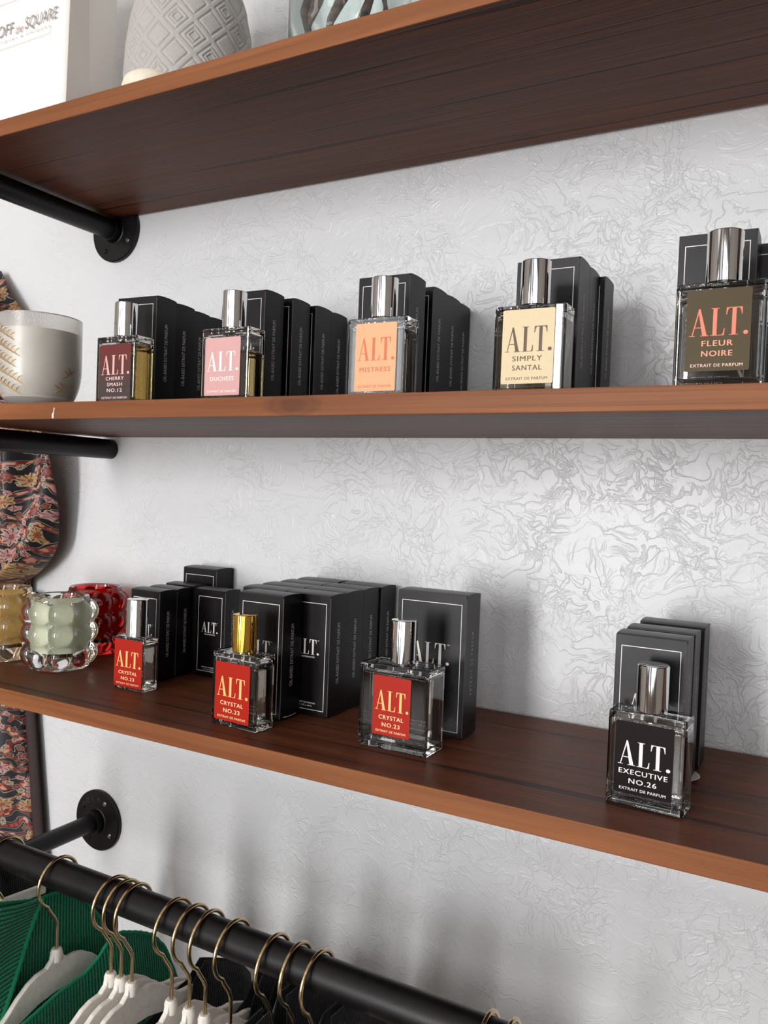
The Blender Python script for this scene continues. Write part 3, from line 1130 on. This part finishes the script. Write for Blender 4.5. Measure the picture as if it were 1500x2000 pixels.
prof = [(0.012, 0.0083)] + [(bowl_r(z) - 0.0031, z) for z in [0.0095 + 0.0690 * i / 14 for i in range(15)]] + [(0.02, 0.0790), (0.003, 0.0788)]
V, F = lathe(prof, 72)
obj('wax', mesh('wax', V, F, wax_mat('ivory_wax', (253, 247, 234)), True), t)
random.seed(11)
gold_leaf = simple('gold_leaf_paint', (222, 176, 112), 0.35, 1.0)


def on_bowl(a, z, off=0.0004):
    r = bowl_r(z) + off
    return (r * math.cos(a), r * math.sin(a), z)


def sprig(a0, z0, n, step, slope, side):
    pts = [on_bowl(a0 + i * step * side, z0 + i * slope + 0.0010 * math.sin(i * 0.8)) for i in range(n)]
    P = [tube(pts, 0.00034, 6, rfun=lambda q: 1.0 - 0.5 * q)]
    for i in range(1, n):
        a, z = a0 + i * step * side, z0 + i * slope
        for s in (1, -1):
            q = [on_bowl(a, z), on_bowl(a + 0.060 * side, z + s * 0.0028), on_bowl(a + 0.135 * side, z + s * 0.0040)]
            P.append(tube(q, 0.00042, 6, rfun=lambda u: 0.35 + 0.9 * math.sin(PI * min(0.97, u + 0.08))))
    return merge(P)


for k in range(5):
    V, F = sprig(-1.95 + 0.03 * k, 0.080 - k * 0.0135, 6 + (k % 2), 0.115, -0.0024, 1)
    obj('gold_twig', mesh('gold_twig', V, F, gold_leaf, True), t)
for k in range(4):
    V, F = sprig(-1.98, 0.076 - k * 0.014, 6, 0.115, -0.0022, -1)
    obj('gold_twig', mesh('gold_twig', V, F, gold_leaf, True), t)
V, F = tube([on_bowl(-1.96, 0.086 - 0.0066 * i) for i in range(11)], 0.00055, 6)
obj('gold_twig', mesh('gold_twig', V, F, gold_leaf, True), t)
V, F = sprig(0.05, 0.024, 3, 0.10, -0.003, -1)
obj('gold_twig', mesh('gold_twig', V, F, gold_leaf, True), t)
V, F = sprig(0.25, 0.040, 3, 0.10, -0.003, -1)
obj('gold_twig', mesh('gold_twig', V, F, gold_leaf, True), t)


# ================================================================== things on the topmost shelf
# white gift bag
bag = thing('gift_bag', 'white paper gift bag with a grey printed square logo', 'bag', (0.0, 0.0, ZT + 0.0003))
paper = simple('white_paper', (247, 242, 236), 0.65, grain=0.015, scale=9)
bx0, bx1, byf, byb, bh = -0.118, 0.0895, -0.196, -0.136, 0.27


def bag_side(u, v, x, fold):
    z = v * bh
    y = byf + (byb - byf) * u
    q = 1 - abs(2 * u - 1)
    pinch = fold * max(0.0, (z - 0.045) / bh) * 1.5
    return (x - (pinch * q if x > 0 else -pinch * q), y, z)


flare = lambda z: 0.006 * z / bh
obj('front_panel', grid_mesh('front_panel', lambda u, v: (bx0 + (bx1 + flare(v * bh) - bx0) * u, byf - 0.0015 * math.sin(PI * u) * v, v * bh), 12, 10, paper), bag)
obj('back_panel', grid_mesh('back_panel', lambda u, v: (bx0 + (bx1 + flare(v * bh) - bx0) * u, byb, v * bh), 4, 4, paper), bag)
obj('side_gusset', grid_mesh('side_gusset', lambda u, v: tuple(Vector(bag_side(u, v, bx1, 0.014)) + Vector((flare(v * bh), 0, 0))), 16, 16, paper, False), bag)
obj('side_gusset', grid_mesh('side_gusset', lambda u, v: bag_side(u, v, bx0, 0.014), 16, 16, paper, False), bag)
obj('base', mesh('base', [(bx0, byf, 0.0003), (bx1, byf, 0.0003), (bx1, byb, 0.0003), (bx0, byb, 0.0003)], [(0, 1, 2, 3)], paper), bag)
for o in list(bag.children):
    sm = o.modifiers.new('paper', 'SOLIDIFY')
    sm.thickness = 0.0005
    sm.offset = 0
grey_ink = simple('grey_bag_ink', (150, 146, 146), 0.6)
yb = byf - 0.0022
PR = []
lx0, lx1, lz0, lz1 = -0.06, 0.0665, 0.0985, 0.146
th = 0.0004
PR += [rect_xz(lx0, lx1, lz0, lz0 + th, yb), rect_xz(lx0, lx1 - 0.02, lz1 - th, lz1, yb)]
PR += [rect_xz(lx1 - th, lx1, lz0, lz0 + 0.0105, yb), rect_xz(lx0, lx0 + th, lz0, lz1, yb)]
PR.append(text_xz('SQUARE', 0.0510, 0.1120, 0.0125, 0.0490, 0.0, 1.0, yb, 0.12))
PR.append(text_xz('OFF', -0.0050, 0.1120, 0.0125, 0.0260, 0.0, 1.0, yb, 0.12))
PR.append(text_xz('BOUTIQUES & UNIQUES', 0.0165, 0.1050, 0.0024, 0.098, 0.0, 1.6, yb))
obj('printed_logo', mesh('printed_logo', *merge(PR), grey_ink), bag)
V, F = text_xz('the', 0.0170, 0.1105, 0.0090, 0.0120, 0.0, 0.9, yb, 0.25)
obj('script_print', mesh('script_print', V, F, simple('copper_ink', (178, 158, 150), 0.5)), bag)

# grey embossed vase
vx, vy = 0.1935, -0.1290
vase = thing('patterned_vase', 'light grey vase embossed with a diamond and square lattice', 'vase', (vx, vy, ZT + 0.0003))
VH = 0.185


def vase_r(z):
    pts = [(0.0, 0.0610), (0.02, 0.0640), (0.05, 0.0652), (0.075, 0.0640), (0.10, 0.0610), (0.125, 0.0560), (0.15, 0.0480), (0.17, 0.0420), (VH, 0.0430)]
    for (a, ra), (b, rb) in zip(pts, pts[1:]):
        if z <= b:
            s = (z - a) / (b - a)
            s = s * s * (3 - 2 * s) * 0.5 + s * 0.5
            return ra + (rb - ra) * s
    return pts[-1][1]


def lattice(a, z):
    """height of the raised diamond lattice, 0..1"""
    n = 12
    u = a / (2 * PI) * n
    v = z / 0.0340
    p = u + v
    q = u - v
    i, j = math.floor(p), math.floor(q)
    fp, fq = p - i, q - j
    m = min(fp, 1 - fp, fq, 1 - fq)          # distance to the cell border
    h = 0.0

    def groove(c, w):
        return max(0.0, 1 - abs(m - c) / w)
    h -= 1.0 * groove(0.13, 0.055)
    if (i % 2) == 0:
        h -= 0.9 * groove(0.29, 0.05)
        if m > 0.37:
            h -= 0.7
    return h


NU, NV = 640, 200
V, F = [], []
for j in range(NV + 1):
    z = VH * j / NV
    for i in range(NU):
        a = 2 * PI * i / NU
        r = vase_r(z) + 0.00125 * lattice(a, z) * (1 if 0.004 < z < 0.155 else 0)
        V.append((r * math.cos(a), r * math.sin(a), z))
for j in range(NV):
    for i in range(NU):
        i2 = (i + 1) % NU
        F.append((j * NU + i, j * NU + i2, (j + 1) * NU + i2, (j + 1) * NU + i))
F.append(tuple(range(NU - 1, -1, -1)))
# inner lip
st = len(V)
for r, z in ((0.0385, VH + 0.0005), (0.036, VH - 0.03)):
    for i in range(NU):
        a = 2 * PI * i / NU
        V.append((r * math.cos(a), r * math.sin(a), z))
for i in range(NU):
    i2 = (i + 1) % NU
    F.append((NV * NU + i, NV * NU + i2, st + i2, st + i))
    F.append((st + i, st + i2, st + NU + i2, st + NU + i))
F.append(tuple(st + NU + i for i in range(NU)))
obj('vase_body', mesh('vase_body', V, F, simple('grey_stoneware', (176, 171, 167), 0.75, grain=0.05, scale=300), True), vase)

# foliage in the vase
plant = thing('leafy_stems', 'green leafy stems standing in the grey patterned vase', 'plant', (vx, vy, ZT + VH - 0.028))
leafm = simple('leaf_green', (62, 118, 52), 0.5)
random.seed(3)
for k in range(6):
    a = k * 2 * PI / 6 + 0.5
    tip = Vector((0.030 * math.cos(a), 0.030 * math.sin(a), 0.10 + 0.03 * random.random()))
    pts = [Vector((0.010 * math.cos(a), 0.010 * math.sin(a), 0.0)), Vector((0.018 * math.cos(a), 0.018 * math.sin(a), 0.06)), tip]
    V, F = tube(pts, 0.0014, 8)
    so = obj('stem', mesh('stem', V, F, leafm, True), plant)

    def lf(u, v, tip=tip, a=a):
        L, W = 0.055, 0.024
        s = (v - 0.5) * W * math.sin(PI * min(0.98, u * 0.96 + 0.03)) ** 0.8
        d = Vector((math.cos(a), math.sin(a), 0))
        n = Vector((-math.sin(a), math.cos(a), 0))
        return tip + d * (u * L - 0.02) + n * s + Vector((0, 0, -0.05 * u * u + 0.4 * abs(s)))
    obj('leaf', grid_mesh('leaf', lf, 12, 6, leafm), so)
# one leaf drooping over the vase shoulder, seen at the top of the picture
def lf2(u, v):
    W = 0.014
    s = (v - 0.5) * W * math.sin(PI * min(0.98, u * 0.96 + 0.03)) ** 0.8
    return Vector((0.040 + 0.052 * u + s * 0.3, -0.012 - 0.012 * u + s, 0.036 + 0.02 * math.sin(u * 2.2) - 0.085 * u * u))
obj('leaf', grid_mesh('leaf', lf2, 12, 6, leafm), plant)

# small cream dish in front of the vase
V, F = lathe([(0.010, 0.0), (0.020, 0.0006), (0.0270, 0.008), (0.0285, 0.016), (0.0265, 0.0225), (0.021, 0.0268), (0.012, 0.0285), (0.003, 0.0288)], 64)
dome = thing('ceramic_pebble', 'small cream rounded ceramic ornament in front of the grey vase', 'ornament', (0.2040, -0.1900, ZT + 0.0003))
obj('shell', mesh('shell', V, F, simple('cream_ceramic', (232, 220, 200), 0.5, grain=0.05, scale=200), True), dome)

# clear jar with dried bark
jx, jy = 0.3850, -0.1300
jar = thing('glass_jar', 'clear aqua tinted glass jar at the top edge of the picture', 'jar', (jx, jy, ZT + 0.0003))
prof = [(0.044, 0.0), (0.0530, 0.0012), (0.0555, 0.006), (0.0560, 0.05), (0.0562, 0.16), (0.0545, 0.162), (0.0528, 0.158), (0.0528, 0.010), (0.044, 0.007)]
V, F = lathe(prof, 80)
obj('jar_wall', mesh('jar_wall', V, F, glass('aqua_glass', (0.90, 0.975, 0.965), 0.0, 1.45), True), jar)
barkm = NT('dried_bark')
bn = barkm.noise(barkm.mapping(barkm.coord(), (60, 60, 200)), 1, 3)
barkmat = barkm.bs(col=barkm.ramp(bn, [(0.35, s2l((52, 34, 32))), (0.6, s2l((104, 80, 70)))]), rough=0.85, normal=barkm.bump(bn, 0.8, 0.002))
random.seed(5)
for k in range(5):
    a = k * 0.62 + 3.45
    r0 = 0.036
    pts = []
    for i in range(9):
        z = 0.0105 + i * 0.020
        pts.append((r0 * math.cos(a + i * 0.10) + 0.004 * math.sin(i * 1.7 + k), r0 * math.sin(a + i * 0.10) + 0.004 * math.cos(i * 1.3 + k), z))
    V, F = tube(pts, 0.0042, 10, rfun=lambda u, k=k: 0.8 + 0.45 * math.sin(u * 17 + k))
    tw = obj('bark_stick', mesh('bark_stick', V, F, barkmat, True))
    tw.location = (jx, jy, ZT + 0.0003)
    tag(tw, ['leftmost', 'second from left', 'middle', 'fourth from left', 'rightmost'][k] + ' dried brown bark stick in the clear glass jar', 'stick', 'bark sticks in the glass jar')


# ================================================================== clothes: hangers
def hanger_profile():
    up = [(0.0050, 0.0), (0.0066, -0.0070), (0.0120, -0.0118), (0.022, -0.0125), (0.031, -0.0158), (0.043, -0.0240), (0.053, -0.0335), (0.061, -0.0395),
          (0.069, -0.0420), (0.076, -0.0430), (0.083, -0.0452), (0.110, -0.0590), (0.135, -0.0720), (0.150, -0.0810)]
    lo = [(0.1525, -0.0880), (0.150, -0.0960), (0.135, -0.0935), (0.110, -0.0830), (0.083, -0.0700), (0.060, -0.0580), (0.040, -0.0470), (0.020, -0.0405), (0.0, -0.0385)]
    right = up + lo
    left = [(-s, z) for s, z in reversed(right[:-1])]
    return right + left


def hanger_body_mesh():
    loop = hanger_profile()
    n = len(loop)
    hx = 0.0026
    bm = bmesh.new()
    A = [bm.verts.new((-hx, s, z)) for s, z in loop]
    B = [bm.verts.new((hx, s, z)) for s, z in loop]
    # strips instead of one concave face: upper half paired with lower half
    upi = list(range(0, 13))
    bm.faces.new(A)
    bm.faces.new(list(reversed(B)))
    for i in range(n):
        j = (i + 1) % n
        bm.faces.new((A[i], B[i], B[j], A[j]))
    bmesh.ops.recalc_face_normals(bm, faces=bm.faces[:])
    ed = [e for e in bm.edges if abs(e.verts[0].co.x - e.verts[1].co.x) < 1e-6]
    bmesh.ops.bevel(bm, geom=ed, offset=0.0012, segments=2, profile=0.5, affect='EDGES')
    big = [f for f in bm.faces if len(f.verts) > 8]
    bmesh.ops.triangulate(bm, faces=big, ngon_method='EAR_CLIP')
    return from_bm('hanger_body', bm, M['velvet'])


def hook_mesh():
    R = 0.0222
    pts = []
    zc = 0.0640                      # above the neck
    for i in range(27):
        a = math.radians(-28 + i * (238 - -28) / 26)     # 0 = wall side, 90 = top, 180 = room side
        pts.append((0, R * math.cos(a), zc + R * math.sin(a)))
    y, z = pts[-1][1], pts[-1][2]
    for u in (0.2, 0.4, 0.6, 0.8):
        pts.append((0, y + (-0.0012 - y) * u, z + (0.0285 - z) * (u ** 0.9)))
    pts += [(0, -0.0003, 0.0250), (0, 0, 0.0215), (0, 0, 0.010), (0, 0, -0.003)]
    V, F = tube(pts, 0.00165, 12)
    return mesh('hook', V, F, M['brass'], True)


H_BODY, H_HOOK = hanger_body_mesh(), hook_mesh()
V, F = lathe([(0.0052, -0.010), (0.0056, -0.002), (0.0047, 0.0006), (0.0040, 0.0016)], 20)
H_NECK = mesh('neck', V, F, M['velvet'], True)
HZ = RZ + RR + 0.00175 - 0.0640 - 0.0222 + 0.0001
HX = [0.1765, 0.2470, 0.2595, 0.2725, 0.3185, 0.3385, 0.3555, 0.3820, 0.4220, 0.4440, 0.4640, 0.6010, 0.6170]
places = ['holding the green sweater, brass hook leftmost but one', 'second along the rail from the wall pipe', 'third along the rail, squeezed between two others',
          'fourth along the rail, arm fully in view', 'fifth along the rail', 'sixth along the rail', 'seventh along the rail', 'eighth along the rail, low at picture bottom',
          'ninth along the rail, only its hook in view', 'tenth along the rail, only its hook in view', 'eleventh along the rail, last of the tight group',
          'first of the two at far right bottom', 'last one at far right bottom']


def hanger(x, label, rz=0.0, body=True):
    t = thing('clothes_hanger', label, 'hanger', (x, RY, HZ), rz, 'ivory velvet hangers with brass hooks')
    obj('hook', H_HOOK, t)
    obj('hanger_body', H_BODY, t)
    obj('neck', H_NECK, t)
    return t


rots = [0.02, -0.03, -0.01, 0.03, -0.02, 0.0, 0.02, -0.01, 0.0, 0.02, -0.02, 0.0, 0.02]
for x, p, r in zip(HX, places, rots):
    hanger(x, 'ivory velvet hanger ' + p, r)
# straight-armed ivory hanger at the far left
t = thing('clothes_hanger', 'straight-armed ivory hanger at the far left of the rail', 'hanger', (0.1000, RY, HZ), 0, 'ivory velvet hangers with brass hooks')
obj('hook', H_HOOK, t)
obj('neck', H_NECK, t)
bm = bevel_box(0.0050, 0.135, 0.0095, 0.0012, 2)
bmesh.ops.rotate(bm, verts=bm.verts[:], cent=(0, 0, 0), matrix=Matrix.Rotation(-0.10, 3, 'X'))
bmesh.ops.translate(bm, verts=bm.verts[:], vec=(0, -0.0200, 0.0195))
obj('straight_bar', from_bm('straight_bar', bm, M['velvet']), t)


# ------------------------------------------------------------------ garments
def shoulder(s):
    """top of the hanger arm at distance s from its middle"""
    up = [(0.0, -0.006)] + hanger_profile()[1:14] + [(0.1525, -0.085)]
    s = abs(s)
    for (a, za), (b, zb) in zip(up, up[1:]):
        if s <= b:
            return za + (zb - za) * (s - a) / (b - a)
    return up[-1][1] - (s - up[-1][0]) * 1.2


def interp(tab, v):
    for (a, fa), (b, fb) in zip(tab, tab[1:]):
        if v <= b:
            q = min(1, max(0, (v - a) / (b - a)))
            return fa + (fb - fa) * q
    return tab[-1][1]


def garment(name, label, cat, x, mat, trim=None, nw=0.075, front_drop=0.09, back_drop=0.03, length=0.46, half=0.178, puff=0.014, group=None, wrinkle=0.004, seed=0.0, lift=0.0, bulk=0.0, prof=None):
    t = thing(name, label, cat, (x, RY, HZ + lift), 0, group)
    zmin = -length

    def sheet(side, drop):
        def fn(u, v):
            s = (u * 2 - 1) * half
            zt = shoulder(s) + 0.004 + bulk * min(1.0, max(0.0, (abs(s) - nw) / 0.018))
            if prof is not None:
                zt = interp(prof, abs(s))
            if abs(s) < nw:
                q = 1 - (s / nw) ** 2
                edge = shoulder(nw) + 0.004
                zt = edge - drop * (1 - (abs(s) / nw) ** 2.2)
            z = zt + (zmin - zt) * v
            open_ = 1.0 if abs(s) < nw else 0.0
            dd = zt - z
            off = puff * (1 - math.exp(-dd / 0.018)) + 0.0034
            if abs(s) < nw:
                off = max(off, 0.0034 + puff * (0.35 + 0.65 * (1 - (abs(s) / nw) ** 4)))
            wr = wrinkle * math.sin(s * 70 + seed + side) * min(1, dd / 0.05) + wrinkle * 0.7 * noise.noise(Vector((s * 30 + seed, z * 14, side * 3.0)))
            return (side * (off + abs(wr) * 0.6), s * (1.0 - 0.06 * min(1, dd / 0.2)), z)
        return grid_mesh('panel', fn, 60, 30, mat, True, lambda u, v: (u * half * 2, v * length))
    for side, drop, nm in ((1, front_drop, 'front_panel'), (-1, back_drop, 'back_panel')):
        o = obj(nm, sheet(side, drop), t)
        m = o.modifiers.new('cloth', 'SOLIDIFY')
        m.thickness = 0.0016
        m.offset = 0
        if trim is not None:
            me = o.data
            pts = [Vector(me.vertices[i].co) for i in range(61) if abs((i / 60 * 2 - 1) * half) < nw * 1.02]
            V, F = tube(pts, 0.0019, 8)
            obj('neck_trim', mesh('neck_trim', V, F, trim, True), t)
    return t


gn = M['green_knit']
sw = thing('knit_sweater', 'emerald green ribbed knit sweater on the leftmost curved hanger', 'sweater', (HX[0], RY, HZ), 0, 'clothes on the rail')
BACK = [(-0.350, 0.900), (-0.306, 0.893), (-0.263, 0.878), (-0.236, 0.875), (-0.215, 0.862), (-0.197, 0.842), (-0.186, 0.826), (-0.180, 0.800), (-0.165, 0.775)]
FRONT = [(-0.350, 0.780), (-0.300, 0.795), (-0.263, 0.802), (-0.235, 0.804), (-0.218, 0.812), (-0.205, 0.823), (-0.190, 0.824), (-0.165, 0.812), (-0.145, 0.800), (-0.126, 0.778), (-0.105, 0.730)]


def sw_sheet(tab, x0, wave, lean):
    def fn(u, v):
        y = tab[0][0] + (tab[-1][0] - tab[0][0]) * u
        zt = interp(tab, y)
        z = zt + (0.48 - zt) * v
        x = x0 + lean * (zt - z) + wave * math.sin(y * 60 + z * 9) * min(1.0, 0.3 + v * 3)
        x += wave * 0.6 * noise.noise(Vector((y * 18, z * 12, x0 * 40)))
        return (x - HX[0], y - RY, z - HZ)
    return fn


for nm, tab, x0, wave, lean in (('back_panel', BACK, 0.163, 0.0022, -0.02), ('front_panel', FRONT, 0.196, 0.0030, 0.03)):
    fn = sw_sheet(tab, x0, wave, lean)
    o = obj(nm, grid_mesh(nm, fn, 90, 36, gn, True, lambda u, v, tab=tab: ((tab[-1][0] - tab[0][0]) * u * (1 + 0.25 * (1 - v)), v * 0.35)), sw)
    m = o.modifiers.new('cloth', 'SOLIDIFY')
    m.thickness = 0.0022
    m.offset = 0
    V, F = tube([fn(i / 60, 0) for i in range(61)], 0.0017, 8, rfun=lambda q: 1 + 0.18 * math.sin(q * 190))
    obj('neck_trim', mesh('neck_trim', V, F, simple('green_trim_yarn', (10, 126, 88), 0.95), True), sw)


def collar(u, v):
    # folded collar, its braided edge running from the rail down towards the room
    ry = -0.262 - 0.040 * v - 0.022 * v * v
    rz_ = 0.881 - 0.082 * v - 0.05 * v * v
    ly, lz = -0.375 + 0.01 * v, 0.905 - 0.10 * v
    y = ly + (ry - ly) * u
    z = lz + (rz_ - lz) * u
    return (0.1705 + 0.002 * math.sin(u * 10 + v * 6) - 0.006 * (1 - u) - HX[0], y - RY, z - HZ)


o = obj('collar', grid_mesh('collar', collar, 40, 30, gn, True, lambda u, v: (v * (0.045 + 0.10 * u), u * 0.1)), sw)
m = o.modifiers.new('cloth', 'SOLIDIFY')
m.thickness = 0.0022
m.offset = 0
V, F = tube([Vector(collar(1.0, i / 40)) + Vector((0.0008, 0, 0)) for i in range(41)], 0.0021, 8, rfun=lambda q: 1 + 0.16 * math.sin(q * 130))
obj('braided_edge', mesh('braided_edge', V, F, simple('green_trim_yarn'), True), sw)

for i, (xi, mt, lb, kw) in enumerate([
        (HX[3], 'navy', 'dark navy top on the fourth hanger', dict(nw=0.076, front_drop=0.075, back_drop=0.02, puff=0.0075, bulk=0.022)),
        (HX[5], 'navy', 'dark navy top on the sixth hanger', dict(nw=0.080, front_drop=0.075, back_drop=0.02, puff=0.0050, bulk=0.030)),
        (HX[6] + 0.006, 'navy', 'dark navy knit on the seventh hanger', dict(nw=0.084, front_drop=0.075, back_drop=0.0, puff=0.0055, bulk=0.040)),
        (HX[8] + 0.003, 'black_fabric', 'black knit on the ninth hanger with raised shoulders', dict(nw=0.008, front_drop=0.0, back_drop=0.0, puff=0.0080, prof=[(0, 0.036), (0.04, 0.034), (0.09, 0.008), (0.13, -0.030), (0.165, -0.08)])),
        (HX[10] + 0.003, 'black_fabric', 'black knit on the eleventh hanger with raised shoulders', dict(nw=0.008, front_drop=0.0, back_drop=0.0, puff=0.0090, prof=[(0, 0.034), (0.04, 0.031), (0.09, 0.005), (0.13, -0.033), (0.165, -0.08)])),
        (0.0700, 'black_fabric', 'black garment at the far left end of the rail', dict(nw=0.010, front_drop=0.0, back_drop=0.0, puff=0.0120, lift=0.052))]):
    garment('hanging_top', lb, 'top', xi, M[mt], None, half=0.165, wrinkle=0.002, seed=i * 1.7, group='clothes on the rail', **kw)
garment('hanging_top', 'cream ribbed top between the two groups of hangers', 'top', 0.5250, M['cream_knit'], M['cream_knit'], nw=0.035, front_drop=0.02, back_drop=-0.012, puff=0.020,
        half=0.165, wrinkle=0.003, group='clothes on the rail', lift=0.034)

# oxblood strap with white stitching hooked beneath the rail
st = thing('stitched_strap', 'oxblood suede strap with white stitching below the rail', 'strap', (0.3480, -0.1820, 0.8440))
def strap_pt(u, v, k=0.0):
    a = -0.5 + u * 2.2
    return (-0.012 + 0.024 * v, -0.006 + (0.0125 + k) * math.cos(a) * 1.3, (0.0095 + k) * math.sin(a) - 0.010 * v)
o = obj('band', grid_mesh('band', strap_pt, 16, 4, M['red_fabric']), st)
m = o.modifiers.new('cloth', 'SOLIDIFY')
m.thickness = 0.0020
for v in (0.25, 0.75):
    parts = []
    for i in range(7):
        u = 0.06 + i * 0.13
        parts.append(tube([strap_pt(u, v, 0.0012), strap_pt(u + 0.04, v, 0.0013), strap_pt(u + 0.08, v, 0.0012)], 0.00035, 6))
    obj('stitching', mesh('stitching', *merge(parts), M['white_print'], True), st)

# ------------------------------------------------------------------ floral robe on the wall, left of the shelves
robe = thing('floral_robe', 'black silk robe with ochre and pink floral paisley print on the wall', 'robe', (0, 0, 0))


def robe_body(u, v):
    z = 1.56 + (0.45 - 1.56) * v
    xr = -0.262 + 0.080 * min(1.0, (1.56 - z) / 0.09) if z > 1.47 else -0.182 + 0.026 * max(0.0, (0.95 - z) / 0.18)
    x = -0.62 + (xr + 0.62) * u
    y = -0.026 - 0.007 * math.sin(x * 95 + z * 3) - 0.006 * noise.noise(Vector((x * 22, z * 5, 0.3)))
    y *= 0.35 + 0.65 * min(1.0, (1 - u) / 0.06 + 0.3)
    return (x, y, z)


def robe_sleeve(u, v):
    z = 1.525 + (1.118 - 1.525) * v
    # silhouette measured from the photograph, in wall coordinates
    if z > 1.32:
        xr = -0.231 + (1.525 - z) / 0.205 * 0.126
    else:
        xr = -0.105 + 0.006 * math.sin((1.32 - z) * 22)
        if z < 1.19:
            xr -= 0.075 * ((1.19 - z) / 0.072) ** 2
    xr -= 0.004
    xl = -0.30 + 0.03 * v
    x = xl + (xr - xl) * u
    y = -0.058 - 0.014 * math.sin(u * 13 + z * 9) - 0.009 * math.sin(u * 24 - z * 12) - 0.006 * noise.noise(Vector((x * 25, z * 9, 1.3)))
    y += 0.016 * max(0.0, (u - 0.86) / 0.14) ** 2
    return (x, y, z)


for nm, fn, nu, nv in (('body_panel', robe_body, 60, 90), ('sleeve', robe_sleeve, 60, 70)):
    o = obj(nm, grid_mesh(nm, fn, nu, nv, M['floral']), robe)
    m = o.modifiers.new('cloth', 'SOLIDIFY')
    m.thickness = 0.0016
    m.offset = 0


def robe_shadow(u, v):  # dark strip modelled in place of the robe's shadow on the wall
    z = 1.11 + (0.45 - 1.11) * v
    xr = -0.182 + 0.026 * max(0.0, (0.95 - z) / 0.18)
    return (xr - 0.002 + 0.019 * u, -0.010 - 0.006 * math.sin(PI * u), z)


o = obj('shadow_strip', grid_mesh('shadow_strip', robe_shadow, 8, 40, M['painted_shade']), robe)
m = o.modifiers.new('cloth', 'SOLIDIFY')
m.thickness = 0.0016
# wall peg behind the robe's neck
V, F = tube([(-0.40, -0.0005, 1.55), (-0.40, -0.05, 1.55), (-0.40, -0.056, 1.562)], 0.005, 14)
peg = obj('wall_peg', mesh('wall_peg', V, F, M['pipe'], True))
tag(peg, 'short black wall peg behind the floral robe', 'peg')
